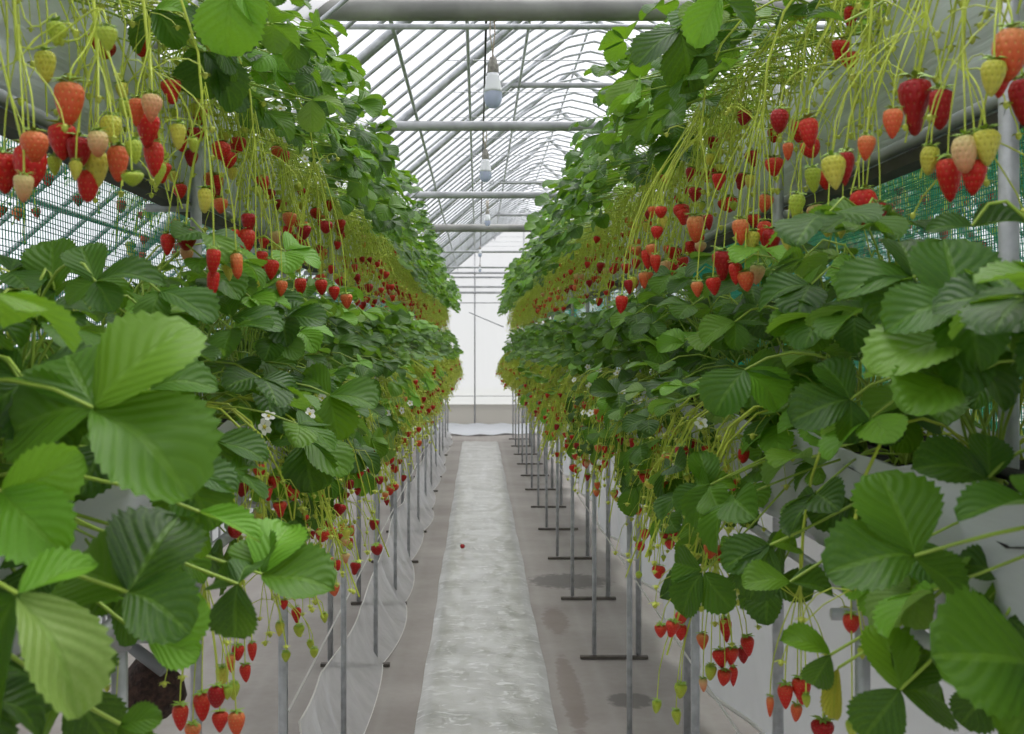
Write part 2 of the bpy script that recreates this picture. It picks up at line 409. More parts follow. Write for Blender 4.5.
for (y, h, rad, mt) in ((3.31, 1.11, .0365, BEAM), (5.07, 1.11, .025, STEEL_L), (7.4, 1.11, .026, STEEL_L), (9.5, 1.11, .037, BEAM), (11.9, 1.11, .014, STEEL_L), (14.3, 1.11, .014, STEEL_L), (0.6, 1.11, .0365, BEAM), (-1.5, 1.11, .03, BEAM)):
    b = MB(); b.tube([V((XL, y, CAM_H+h)), V((XR, y, CAM_H+h))], rad, 20); b.build('tie_beam', mt, roof)
b = MB(); b.tube([V((-.5, 3.55, CAM_H+1.13)), V((2.0, 3.55, CAM_H+1.13))], .010, 8); b.build('tie_bar', STEEL, roof)
for y in (6.37, 10.18, 12.72):
    b = MB(); b.tube([V((-.02, y, CAM_H+1.655)), V((1.46, y, CAM_H+1.655))], .018, 8); b.build('collar_beam', STEEL_L, roof)
for i in range(18):
    y = 3.7+.62*i; b = MB(); b.tube([V((-.6, y, CAM_H+1.45*.97)), V((.9, y, CAM_H+1.45*.97))], .0025, 4); b.build('wire', STEEL, roof)
b = MB(); b.tube([V((.03, Y0, CAM_H+1.20)), V((.03, Y1, CAM_H+1.20))], .005, 5); b.build('cable', TUBE, roof)

# ------------------------------------------------------------------ path sheet, fallen berry
def path_edge(y, s):
    return (-.218 if s < 0 else .278)+.003*math.sin(y*3.1+s)+.002*math.sin(y*9+2*s)
b = MB()
def pth(u, v):
    y = .9+12.9*v; xl, xr = path_edge(y, -1), path_edge(y, 1); x = xl+(xr-xl)*u
    e = min(u, 1-u); prof = .007*min(1, e/.10)**.6
    wr = .28*(.007*math.sin(y*21+5*math.sin(x*9)+2*math.sin(y*3))*math.sin(x*17+y*2.2)+.004*math.sin(y*47+x*22)+.0035*math.sin(x*60+4*math.sin(y*5)))
    return (x, y, .004+prof+(wr+.008)*min(1, e/.06))
b.grid(pth, 26, 420)
tag(b.build('path_sheet', path_mat()), 'long strip of wrinkled translucent white plastic laid down the middle of the aisle', 'sheet')

# ------------------------------------------------------------------ racks and troughs
def X(side, u): return u if side > 0 else -(u-.07)
YA, YB = -.6, 14.9
def rack(side):
    nm = 'right' if side > 0 else 'left'
    t = thing('growing_rack', (X(side, .6), 7, 0), f'two-tier grey steel pipe rack carrying the {nm} wall of plants', 'rack', 'plant racks beside the aisle')
    o3 = V(t.location)
    def build(b, n, m): b.v = [p-o3 for p in b.v]; return b.build(n, m, t)
    first = .30 if side > 0 else .20
    fu, bu = .50, .69
    k = 0
    while first+k < YB:
        y = first+k
        if y > .6:
            b = MB(); b.tube([V((X(side, fu), y, .02)), V((X(side, fu), y, 1.02))], .0095, 8); build(b, 'post', STEEL)
            b = MB(); b.tube([V((X(side, bu), y, .02)), V((X(side, bu), y, 2.02))], .0125, 8); build(b, 'post', STEEL)
            b = MB(); b.box((min(X(side, .44), X(side, .73)), y-.012, .002), (max(X(side, .44), X(side, .73)), y+.012, .014)); b.smooth = False; build(b, 'base_bar', BARMAT)
            b = MB(); b.tube([V((X(side, .46), y, 1.0)), V((X(side, .86), y, 1.0))], .009, 6); build(b, 'crossbar', STEEL)
            b = MB(); b.tube([V((X(side, .68), y, 1.652)), V((X(side, .80), y, 1.652))], .009, 6); build(b, 'crossbar', STEEL)
            b = MB(); b.tube([V((X(side, fu), y, .985)), V((X(side, fu), y, 1.035))], .014, 8); build(b, 'clamp', STEEL_L)
        k += 1
    b = MB(); b.tube([V((X(side, fu), YA, 1.02)), V((X(side, fu), YB, 1.02))], .0095, 8); build(b, 'rail', STEEL)
    b = MB(); b.tube([V((X(side, .84), YA, 1.02)), V((X(side, .84), YB, 1.02))], .0095, 8); build(b, 'rail', STEEL)
    return t
def trough(side, tier):
    nm = ('upper' if tier else 'lower')+(' right' if side > 0 else ' left')
    t = thing('planting_trough', (X(side, .8 if tier else .66), 7, 1.64 if tier else 1.02), f'long film-lined planting trough of the {nm} tier', 'trough', 'planting troughs')
    o3 = V(t.location)
    def build(b, n, m): b.v = [p-o3 for p in b.v]; return b.build(n, m, t)
    if tier: prof = [(.700, 1.925), (.712, 1.91), (.725, 1.82), (.735, 1.70), (.76, 1.69), (.92, 1.775), (.99, 1.82), (1.03, 1.86), (1.05, 1.925)]
    else: prof = [(.485, 1.215), (.50, 1.205), (.515, 1.13), (.525, 1.05), (.55, 1.03), (.77, 1.03), (.80, 1.05), (.81, 1.13), (.83, 1.215)]
    b = MB(); ny = 220; rr = random.Random(side*3+tier)
    def fn(u, v):
        i = u*(len(prof)-1); q = min(int(i), len(prof)-2); fr = i-q
        uu = prof[q][0]*(1-fr)+prof[q+1][0]*fr; zz = prof[q][1]*(1-fr)+prof[q+1][1]*fr
        yy = YA+(YB-YA)*v
        wv = .010*math.sin(yy*13+u*9+side)+.006*math.sin(yy*31+u*23)
        k = 1 if (u < .45 or u > .55) else 0
        if 0.02 < u < .98: uu += wv*k*(.8 if u < .5 else -.8)
        else: zz += wv*.7
        return (X(side, uu), yy, zz)
    b.grid(fn, 16, ny); build(b, 'film_liner', TUB_FILM if tier else TUB_WHITE)
    b = MB()
    uc, hw, zt = (.88, .150, 1.875) if tier else (.66, .15, 1.175)
    b.grid(lambda u, v: (X(side, uc-hw+2*hw*u), YA+.02+(YB-YA-.04)*v, zt+.012*math.sin(v*300+u*5)+.01*math.sin(u*12+v*170)), 6, 200)
    build(b, 'soil', SOIL)
    if tier:
        b = MB(); b.tube([V((X(side, .728), YA, 1.692)), V((X(side, .728), YB, 1.692))], .011, 8); build(b, 'silver_rail', RAILGREY)
        b = MB(); b.smooth = False; b.box((min(X(side, .725), X(side, .765)), YA, 1.655), (max(X(side, .725), X(side, .765)), YB, 1.676)); build(b, 'dark_rail', DARKRAIL)
        b = MB(); b.smooth = False; b.box((min(X(side, 1.0), X(side, 1.03)), YA, 1.79), (max(X(side, 1.0), X(side, 1.03)), YB, 1.81)); build(b, 'dark_rail', DARKRAIL)
    b = MB(); b.tube([V((X(side, uc-.03), YA, zt+.022)), V((X(side, uc-.03), YB, zt+.022))], .008, 6); build(b, 'drip_tube', TUBE)
    return t
for s_ in (1, -1):
    rack(s_)
    for tr_ in (1, 0): trough(s_, tr_)

# nets behind the gap between the tiers
def net(side):
    x = X(side, 1.085); b = MB(); zt, zb = 1.95, 1.12; fine = side > 0; nk = 86 if fine else 53
    def sag(y, z): return x+.02*math.sin(y*2.3+z*3)
    yy = .5
    while yy < 14.5:
        b.tube([V((sag(yy, z), yy+.012*math.sin(z*9+yy*5), z)) for z in (zt, (zt+zb)/2, zb)], .0012+.00012*max(0, yy-1.5), 3, 0, False)
        yy += (.0095 if fine else .015) if yy < 5 else .05
    for k in range(nk):
        z = zb+(zt-zb)*k/(nk-1)
        b.tube([V((sag(yv*.1, z), yv*.1, z+.006*math.sin(yv*.35+k))) for yv in range(5, 146, 3)], .0013, 3, 0, False)
    o = b.build('plant_net', NET)
    tag(o, f'fine green square-mesh net stretched between the tiers of the {"right" if side > 0 else "left"} rack', 'net')
net(1); net(-1)
b = MB(); yy = 1.5
while yy < 9:
    b.tube([V((1.98+.02*math.sin(yy*3), yy, z)) for z in (2.40, 1.8, 1.2)], .0013, 3, 0, False); yy += .016
for k in range(76): b.tube([V((1.98+.02*math.sin(.3*q), .1*q, 1.2+.016*k)) for q in range(15, 91, 5)], .0013, 3, 0, False)
tag(b.build('plant_net', NET), 'second green net farther back, in front of the next rack to the right', 'net')

# plastic drapes and strings
b = MB()
def dr(u, v):
    y = 1.0+13.6*v; z = 1.03-(.90+.03*math.sin(y*2.1))*u; fold = .03*math.sin(y*7+2*math.sin(y*1.3))*(.3+u)
    return (.80+.07*u*u+fold, y, z)
b.grid(dr, 10, 260)
d_ = tag(b.build('plastic_drape', DRAPE), 'white plastic film hanging from the lower right trough almost to the floor', 'plastic sheet')
b = MB(); b.tube([V((.80+.07+.03*math.sin(y_*7+2*math.sin(y_*1.3))*1.3-.004, y_, 1.03-.90-.03*math.sin(y_*2.1))) for y_ in [1.0+13.6*i/200 for i in range(201)]], .007, 5)
b.build('hem', STRING, d_)
b = MB(); b.tube([V((.66, 1.4, .37)), V((.66, 14.6, .345))], .0035, 5)
tag(b.build('string', STRING), 'white guide string stretched low along the right rack', 'string')
b = MB(); b.tube([V((-.515, 2.72, .355)), V((-.515, 14.6, .345))], .0035, 5)
tag(b.build('string', STRING), 'white guide string stretched low along the left rack', 'string')
b = MB()
def sk(u, v):
    y = 2.75+11.9*v; sc = abs(math.sin(math.pi*(y-.2)))**.7
    top = V((-.50+.01*math.sin(y*5), y, .345-.10*math.sin(math.pi*min(1, (y-2.75)/3))*.9-.03*sc))
    bot = V((-.365-.035*(1-sc)-.02*math.sin(y*2.2), y, .012))
    m = u
    p = top*(1-m)+bot*m
    f = .020*math.sin(y*17+3*math.sin(y*2.3)+u*2)*math.sin(math.pi*u)
    return (p.x+f-.03*math.sin(math.pi*u), y, max(.01, p.z+f*.6))
b.grid(sk, 10, 300)
sk_o = b.build('plastic_skirt', SKIRT)
b = MB(); b.tube([V(sk(0, q/200)) for q in range(201)], .0028, 5); b.tube([V(sk(q/10, 0)) for q in range(11)], .0028, 5); b.tube([V(sk(1, q/200)) for q in range(201)], .0022, 5)
h_ = b.build('hem', STRING, sk_o); h_['kind'] = 'stuff'
tag(sk_o, 'clear crinkled plastic skirt strung along the foot of the left rack', 'plastic sheet')

# grey pipe and peat under the lower left trough
b = MB(); b.tube([at(112, 630, 1.75), at(136, 650, 1.72), at(164, 671, 1.70)], .011, 10)
tag(b.build('drain_pipe', GREYPIPE), 'short grey plastic pipe poking out below the lower left leaves', 'pipe')
b = MB(); M = Matrix.Translation(at(150, 690, 1.78))
b.lathe([(.001, .055), (.03, .05), (.05, .02), (.052, -.02), (.03, -.05), (.001, -.055)], 12, M, lump=.18, seed=4)
tag(b.build('peat_clump', PEAT), 'dark brown clump of peat hanging under the lower left trough', 'soil')

# ------------------------------------------------------------------ hanging lamps
def lamp(px, y_top, y_bot, d, label, cordtop=CAM_H+1.11):
    p0 = at(px, y_top, d); hh = (y_bot-y_top)/F*d
    k = hh/.165
    t = thing('hanging_lamp', (p0.x, d, p0.z-hh), label, 'lamp', 'lamps hung along the aisle')
    b = MB(); z1 = hh
    top = cordtop-p0.z+hh
    b.tube([V((-.008*k, 0, top)), V((-.010*k, 0, (top+z1)/2)), V((0.004, 0, z1-.02*k))], .0022*max(1, d/4), 5)
    b.tube([V((.004, 0, top)), V((.006*k, 0, (top+z1)/2)), V((-.004, 0, z1-.02*k))], .0022*max(1, d/4), 5)
    b.build('cord', CORD, t)
    def la(n, prof, m):
        bb = MB(); bb.lathe([(r*k, z*k) for r, z in prof], 20); bb.build(n, m, t)
    la('socket', [(.001, .165), (.011, .163), (.014, .145), (.018, .14), (.019, .115), (.016, .108), (.001, .107)], SOCKET)
    la('lamp_body', [(.001, .112), (.018, .112), (.021, .10), (.028, .060), (.030, .050), (.001, .0495)], LAMPBODY)
    la('lens', [(.029, .052), (.030, .040), (.028, .022), (.022, .008), (.012, .001), (.001, 0)], LENS)
lamp(493, 57, 108, 3.31, 'white bulb on a cord hung from the nearest roof beam')
lamp(485.5, 149, 182, 5.07, 'white bulb on a cord hung from the second roof beam')
lamp(487.5, 209, 226, 8.3, 'white bulb on a cord hung from the third roof beam', CAM_H+1.20)
lamp(480, 246, 257, 11.9, 'small white bulb hung from the roof beam beyond the third lamp')
lamp(480, 264, 272, 14.3, 'small white bulb hung farthest away near the end wall')

# ------------------------------------------------------------------ strawberry plant parts
def leaflet(rows, cols, seed, teeth, W=.86):
    """unit-length leaflet, base at the origin, tip along +y, upper face +z"""
    r = random.Random(seed); b = MB()
    fold, droop, twist, cup = r.uniform(.10, .42), r.uniform(.02, .30), r.uniform(-.12, .12), r.uniform(-.06, .10)
    asym = r.uniform(-.08, .08); ruf = r.uniform(.01, .03)
    nc = 2*cols+1
    for j in range(rows+1):
        t = j/rows
        w = .56*W*(math.sin(math.pi*min(1, t**1.02*.975))**.66*(.80+.30*t) if 0 < t < 1 else 0)
        if t > .93: w = max(w, .56*W*.36*(1-t)/.07)
        w = max(w, .012 if t < .5 else .02)
        for i in range(nc):
            s = (i-cols)/cols
            ww = w*(1+asym*(1 if s > 0 else -1)); yy = t
            if teeth and abs(s) == 1 and 0.14 < t <= 1:
                k = 1.06 if j % 2 else .955
                ww *= k; yy += .022 if j % 2 else -.006
            yy += (.10*abs(s)**1.6*(1-t)*t*2)
            x = s*ww
            z = fold*abs(x)-droop*t*t+twist*x*t+cup*math.sin(math.pi*t)+ruf*math.sin(7*t+3*s*(1 if s > 0 else 1.3)+seed)
            b.v.append(V((x, yy*(1-.12*droop), z)))
    for j in range(rows):
        for i in range(nc-1):
            q = (j*nc+i, j*nc+i+1, (j+1)*nc+i+1, (j+1)*nc+i)
            b.face(q, 0, [(i/(nc-1), j/rows), ((i+1)/(nc-1), j/rows), ((i+1)/(nc-1), (j+1)/rows), (i/(nc-1), (j+1)/rows)])
    return b
NV = 8
T_NEAR = [leaflet(22, 3, 100+i, True, .80+.03*(i % 4)) for i in range(NV)]
T_MID = [leaflet(8, 1, 200+i, True, .82+.03*(i % 4)) for i in range(NV)]
T_FAR = [leaflet(4, 1, 300+i, False, .88) for i in range(NV)]
ME_LEAF = {(i, n): T_NEAR[i].mesh('leaflet', m) for i in range(NV) for n, m in (('m', LEAF), ('l', LEAF_LIGHT), ('d', LEAF_DARK), ('p', LEAF_PALE), ('y', LEAF_DRY))}

PROFS = {
 'cone': [(.02, 0), (.30, .01), (.43, .08), (.48, .20), (.46, .36), (.39, .54), (.29, .72), (.17, .88), (.07, .97), (.004, 1.0)],
 'long': [(.02, 0), (.24, .01), (.35, .07), (.39, .18), (.385, .34), (.35, .52), (.29, .70), (.20, .86), (.10, .96), (.004, 1.0)],
 'round': [(.02, 0), (.30, .01), (.44, .09), (.51, .24), (.51, .40), (.46, .56), (.37, .72), (.25, .87), (.11, .97), (.004, 1.0)],
 'waist': [(.02, 0), (.26, .01), (.38, .06), (.44, .16), (.43, .30), (.36, .45), (.27, .60), (.22, .75), (.17, .89), (.09, .97), (.004, 1.0)]}
def berry_tpl(shape, sides, thin=False, seed=1):
    b = MB(); pr = [(r, -z) for r, z in PROFS[shape]]
    if thin: pr = pr[::2]+[pr[-1]] if len(pr) % 2 == 0 else pr[::2]
    b.lathe(pr, sides, lump=.045, seed=seed); return b
def calyx_tpl(n=9, seed=1):
    r = random.Random(seed); b = MB()
    for k in range(n):
        a = 2*math.pi*k/n+r.uniform(-.2, .2); l = r.uniform(.42, .62); up = r.uniform(-.04, .16)
        d = V((math.cos(a), math.sin(a), 0)); p = V((-d.y, d.x, 0)); i0 = len(b.v)
        b.v += [d*.02+V((0, 0, .03)), d*l*.45+p*.10+V((0, 0, .05+up*.4)), d*l+V((0, 0, up)), d*l*.45-p*.10+V((0, 0, .05+up*.4)), d*l*.5+V((0, 0, .085+up*.4))]
        for f in ((0, 1, 4), (1, 2, 4), (2, 3, 4), (3, 0, 4)): b.face(tuple(i0+q for q in f))
    b.tube([V((0, 0, .02)), V((0, 0, .16))], .04, 5)
    return b
ME_BERRY = {(s, k): berry_tpl(s, 18, False, i).mesh('strawberry', BM[k]) for i, s in enumerate(PROFS) for k in BM}
ME_CALYX = [calyx_tpl(9, i).mesh('calyx', CALYX) for i in range(4)]
T_BERRY = berry_tpl('cone', 8, True); T_CALYX = calyx_tpl(6)
KM = list(BM)
T_BUD = MB(); T_BUD.lathe([(.004, .5), (.3, .42), (.48, .1), (.42, -.2), (.2, -.5), (.004, -.6)], 6)
for _k in range(6):
    _a = 2*math.pi*_k/6; _d = V((math.cos(_a), math.sin(_a), 0)); _p = V((-_d.y, _d.x, 0)); _i = len(T_BUD.v)
    T_BUD.v += [_d*.15+V((0, 0, .42)), _d*.6+_p*.26+V((0, 0, .30)), _d*1.15+V((0, 0, .05)), _d*.6-_p*.26+V((0, 0, .30))]
    T_BUD.face((_i, _i+1, _i+2, _i+3))
def bud_to(b, p, s, mat): b.add(T_BUD, Matrix.Translation(p) @ Matrix.Scale(s, 4), mat)
def frame(origin, ydir, ndir, scale, wid=1.):
    yv = ydir.normalized(); zv = ndir-yv*ndir.dot(yv)
    if zv.length < 1e-4: zv = V((0, 0, 1))-yv*yv.z
    zv.normalize(); xv = yv.cross(zv)
    return Matrix(((xv.x*scale*wid, yv.x*scale, zv.x*scale, origin.x), (xv.y*scale*wid, yv.y*scale, zv.y*scale, origin.y), (xv.z*scale*wid, yv.z*scale, zv.z*scale, origin.z), (0, 0, 0, 1)))
def hang(origin, size, r, wid=1., tilt=.28, axis=None):
    d = axis or V((r.uniform(-tilt, tilt), r.uniform(-tilt, tilt), -1))
    zv = -d.normalized(); xv = V((1, .2, 0)).cross(zv).normalized(); yv = zv.cross(xv)
    q = r.uniform(0, 6.28); x2 = xv*math.cos(q)+yv*math.sin(q); y2 = zv.cross(x2)
    m = Matrix.Identity(4)
    for i, (v_, s_) in enumerate(((x2, size*wid), (y2, size*wid), (zv, size))):
        for j in range(3): m[j][i] = v_[j]*s_
    m.translation = origin
    return m

ROWS = {   # side, crown u, crown z
 ('R', 'upper'): (1, .775, 1.90), ('L', 'upper'): (-1, .82, 1.90), ('R', 'lower'): (1, .62, 1.19), ('L', 'lower'): (-1, .62, 1.19)}
def leaf_target(tier, side, r, front=None, pf=.68, low=None):
    """where a leaf blade's node ends up, relative to the crown, as (aisleward, along, up), and how it faces"""
    if front is None: front = r.random() < pf
    if tier == 'upper':
        if front:
            q = r.random()
            a = r.uniform(.20, .44); u = r.uniform(.02, .30)-max(0, a-.34)*.9
            if q < .35: u = r.uniform(-.10, .10); a = r.uniform(.26, .45)
        else: a = r.uniform(-.15, .22); u = r.uniform(.14, .33)
    else:
        if front:
            a = r.uniform(.06, .27); u = r.uniform(-.21, .30)
            if r.random() < .22: u = r.uniform(.20, .33)
            if u > .12: a = r.uniform(-.02, .2)
        else: a = r.uniform(-.16, .12); u = r.uniform(.08, .28)
    if low is not None: a = min(a, .17); u = min(max(u, low), .20)
    return a, r.uniform(-.17, .17), u
def leaf_frame(tier, side, rel, r):
    a, al, u = rel
    hang_k = max(0, min(1, (.16-u)/.35))
    ain = V((-side, 0, 0))
    out = ain*(a+.04)+V((0, al*1.1, 0))
    out = out.normalized() if out.length > .02 else ain
    n = V((0, 0, 1))*(1-.45*hang_k)+ain*(.18+.62*hang_k)*(1 if a > 0 else .2)+V((0, -.22, 0))+V((r.gauss(0, .26), r.gauss(0, .26), r.gauss(0, .2)))
    n.normalize()
    d = out*(.9-.35*hang_k)+V((0, 0, -.25-.75*hang_k))+V((r.gauss(0, .2), r.gauss(0, .25), r.gauss(0, .2)))
    d = (d-n*d.dot(n)).normalized()
    return d, n
def leaf_dirs(d, n):
    x = d.cross(n)
    return [(d, 1.0), ((d*.32+x*.95).normalized(), .93), ((d*.32-x*.95).normalized(), .93)]
def rel3(side, rel): return V((-side*rel[0], rel[1], rel[2]))
def petiole(b, node, r, mat=0, sides=5, rad=.0017, seg=6):
    st = V((r.uniform(-.02, .02), r.uniform(-.02, .02), -.01))
    up = max(.05, node.z*.6+.07)
    c1 = st+V((node.x*.15, node.y*.15, up)); c2 = node+V((-node.x*.35, -node.y*.35, max(.02, up*.55-node.z*.15)))
    b.tube(bez(st, c1, c2, node, seg), [rad*1.25-(rad*.4)*i/seg for i in range(seg+1)], sides, mat, False)
def truss_path(tier, side, r, drop):
    """peduncle from the crown over the trough's lip, then straight down by its own weight"""
    lip_a = (.17 if tier == 'upper' else .15)+r.uniform(0, .07); al = r.uniform(-.12, .12)
    a0 = V((0, 0, 0)); lip = V((-side*lip_a, al*.6, .05)); end = V((-side*(lip_a+r.uniform(-.01, .14)), al+r.uniform(-.05, .05), -drop))
    return bez(a0, V((-side*lip_a*.5, al*.3, .12)), lip+V((-side*.05, 0, .03)), lip*.35+end*.65, 6)+[end]
RIPE = ['ripe']*9+['dark']*4+['orange']*3+['pink']*1+['yellow']*3+['green']*3

class Plant: pass
PLANTS = {k: [] for k in ROWS}
def near_plant(key, loc, label, group, nleaf, ntruss, r, nber=(3, 6), pf=.68):
    side, tier = ROWS[key][0], key[1]
    t = thing('strawberry_plant', loc, label, 'plant', group)
    P = Plant(); P.t = t; P.loc = V(loc); P.key = key; P.r = r; PLANTS[key].append(P)
    b = MB(); b.lathe([(.004, .035), (.014, .02), (.018, 0), (.012, -.03)], 8); b.build('crown', STEM_L, t)
    for i in range(nleaf):
        rel = leaf_target(tier, side, r, None, pf, -.10 if tier == 'lower' and P.loc.y < 1.3 else None); node = rel3(side, rel)
        b = MB(); petiole(b, node, r); lf = b.build('leaf', STEM_L, t)
        d, n = leaf_frame(tier, side, rel, r); size = r.uniform(.056, .082)*(1 if r.random() > .2 else .7)
        q = r.random(); tone = 'l' if q < .12 else 'd' if q < .28 else 'p' if q < .31 else 'm'
        for dd, k in leaf_dirs(d, n):
            link('leaflet', ME_LEAF[(r.randrange(NV), tone)], lf, frame(node+dd*.004, dd+n*r.uniform(-.25, .12), n+V((r.gauss(0, .12), r.gauss(0, .12), 0)), size*k))
    if tier == 'upper':
        for i in range(5 if P.loc.y < 1.7 else 2):
            b = MB(); lip = V((-side*r.uniform(.10, .20), r.uniform(-.08, .08), .05)); dn = r.uniform(.12, .34)
            end = V((-side*r.uniform(.13, .26), lip.y+r.uniform(-.06, .16), -dn))
            pts = bez(V((0, 0, 0)), lip*.5+V((0, 0, .10)), lip+V((-side*.03, 0, .02)), end, 9); b.tube(pts, .0014, 5, 0, False)
            for q in range(r.randint(2, 4)):
                p0 = pts[r.randint(5, 9)]; p1 = p0+V((r.uniform(-.05, .05), r.uniform(-.05, .06), -r.uniform(.02, .11)))
                b.tube(bez(p0, p0+V((0, 0, -.01)), p1+V((0, 0, .02)), p1, 4), .0009, 4, 0, False); bud_to(b, p1, r.uniform(.006, .011), 1)
            b.build('fruit_stem', [STEM, BUD], t)
    for i in range(ntruss):
        truss(P, tier, side, r, nber)
    return P
def flower_tpl():
    b = MB()
    for k in range(5):
        a = 2*math.pi*k/5; d = V((math.cos(a), math.sin(a), 0)); p = V((-d.y, d.x, 0)); i0 = len(b.v)
        b.v += [d*.12, d*.55+p*.42+V((0, 0, .10)), d*1.0+p*.22+V((0, 0, .16)), d*1.0-p*.22+V((0, 0, .16)), d*.55-p*.42+V((0, 0, .10))]
        b.face(tuple(range(i0, i0+5)), 0)
    b.lathe([(.26, .0), (.24, .12), (.14, .2), (.004, .23)], 8, mat=1)
    b.tube([V((0, 0, 0)), V((0, 0, -.5))], .06, 5, 2)
    return b
ME_FLOWER = flower_tpl().mesh('flower', [PETAL, simple('flower_heart', (.65, .55, .06), .7), CALYX])
def add_flower(P, p, r):
    d = V((r.uniform(-.4, .4)-ROWS[P.key][0]*.5, -.7, r.uniform(.1, .8)))
    link('flower', ME_FLOWER, P.t, frame(p, V((.3, .2, 1)).cross(d), d, r.uniform(.011, .014)))['label'] = 'small white five-petalled flower'
def truss(P, tier, side, r, nber):
    t = P.t
    drop = r.uniform(*((.10, .34) if P.loc.y < 2.2 else (.18, .40))) if tier == 'upper' else r.uniform(.17, .36)
    b = MB(); path = truss_path(tier, side, r, drop); b.tube(path, [.0022]*5+[.0017]*(len(path)-5), 5, 0, False)
    bs = []
    for k in range(r.randint(*nber)):
        i = r.choice((4, 5, 6, 6)); p0 = path[min(i, len(path)-1)]
        L = r.uniform(.05, .16)*(1 if tier == 'upper' else .7); p1 = p0+V((r.uniform(-.045, .045), r.uniform(-.055, .055), -L))
        b.tube(bez(p0, p0+V((r.uniform(-.03, .03), r.uniform(-.04, .04), .005)), p1+V((0, 0, L*.5)), p1, 5), .0009, 4, 0, False)
        bs.append(p1)
    for k in range(r.randint(8, 12)):
        p0 = path[r.choice((3, 4, 5, 6))]; L = r.uniform(.02, .17); p1 = p0+V((r.uniform(-.06, .06), r.uniform(-.07, .07), -L))
        b.tube(bez(p0, p0+V((r.uniform(-.05, .05), r.uniform(-.05, .05), .02)), p1+V((0, 0, L*.5)), p1, 4), .0008, 3, 0, False)
        bud_to(b, p1, r.uniform(.006, .011), 1)
    b.build('fruit_stem', [STEM, BUD], t)
    if r.random() < .3: add_flower(P, path[r.choice((3, 4, 5))]+V((-side*.03, 0, .01)), r)
    for p1 in bs:
        kind = r.choice(RIPE); size = {'green': .018, 'yellow': .024, 'pink': .029}.get(kind, .032)*r.uniform(.82, 1.15)*(1 if tier == 'upper' else .74)
        add_berry(t, p1, size, kind, r, 1.0)
def add_berry(t, p, size, kind, r, wid, shape=None, axis=None):
    o = link('strawberry', ME_BERRY[(shape or r.choice(list(PROFS)), kind)], t, hang(p-V((0, 0, size*.1)), size, r, wid, axis=axis))
    if kind in ('pink', 'yellow', 'green'): o['label'] = {'pink': 'half-ripe pale pink strawberry', 'yellow': 'unripe yellow-green strawberry', 'green': 'small unripe green strawberry'}[kind]
    link('calyx', r.choice(ME_CALYX), o)
    return o

# heroes: leaves and berries placed one by one, kept by the plant that stands nearest
def nearest(key, y): return min(PLANTS[key], key=lambda P: abs(P.loc.y-y))
def hero_leaf(key, node, d, tips, wid=.86, nrm=(0, -.75, .65), pet=True):
    """tips: (px, py, depth offset, tone[, width[, normal]]) of each leaflet of one leaf whose blades meet at pixel `node`"""
    nw = at(node[0], node[1], d); P = nearest(key, d); r = P.r
    b = MB()
    if pet: petiole(b, nw-P.loc, r, 0, 6, .0021, 8)
    else: b.tube([nw-P.loc, nw-P.loc+V((0, .02, -.03)), nw-P.loc+V((0, .06, -.06))], .0019, 6, 0, False)
    lf = b.build('leaf', STEM_L, P.t)
    for tp in tips:
        px, py, dz, tone = tp[:4]; wv = tp[4] if len(tp) > 4 else wid; nn = V(tp[5] if len(tp) > 5 else nrm)
        tw = at(px, py, d+dz); ax = tw-nw
        link('leaflet', ME_LEAF[(r.randrange(NV), tone)], lf, frame(nw-P.loc, ax, nn, ax.length, wv/.86))
def hero_truss(key, d, junction, berries, crown_px=None):
    """berries: (px, py, width px, height px, kind, shape, depth offset)"""
    P = nearest(key, d); r = P.r; side = ROWS[key][0]
    j = at(junction[0], junction[1], d)-P.loc
    b = MB(); pts = bez(V((0, 0, 0)), V((j.x*.4, j.y*.4, .12)), V((j.x, j.y, max(j.z+.12, .10))), j, 8)
    b.tube(pts, .0021, 6, 0, False)
    spots = []
    for q in berries:
        px, py, wpx, hpx, kind = q[:5]; shape = q[5] if len(q) > 5 else 'cone'; dz = q[6] if len(q) > 6 else r.uniform(-.05, .05)
        top = at(px, py-hpx*.5, d+dz)-P.loc; size = hpx/F*(d+dz)*1.0; wr = (wpx/hpx)/(2*max(p[0] for p in PROFS[shape]))
        L = max(.02, (j-top).length)
        b.tube(bez(j+V((0, 0, r.uniform(0, .07))), j+V(((top.x-j.x)*.35, (top.y-j.y)*.35, -.10*L)), top+V((0, 0, L*.5)), top, 7), .0010, 5, 0, False)
        spots.append((top, size, wr, kind, shape))
    for k in range(4):
        p1 = j+V((r.uniform(-.08, .08), r.uniform(-.06, .06), r.uniform(-.12, .04)))
        b.tube(bez(j, (j+p1)/2+V((0, 0, .03)), p1+V((0, 0, .02)), p1, 4), .0008, 4, 0, False); bud_to(b, p1, .008, 1)
    b.build('fruit_stem', [STEM, BUD], P.t)
    for top, size, wr, kind, shape in spots:
        o = add_berry(P.t, top, size, kind, r, wr, shape, V((r.uniform(-.12, .12), r.uniform(-.12, .12), -1)))

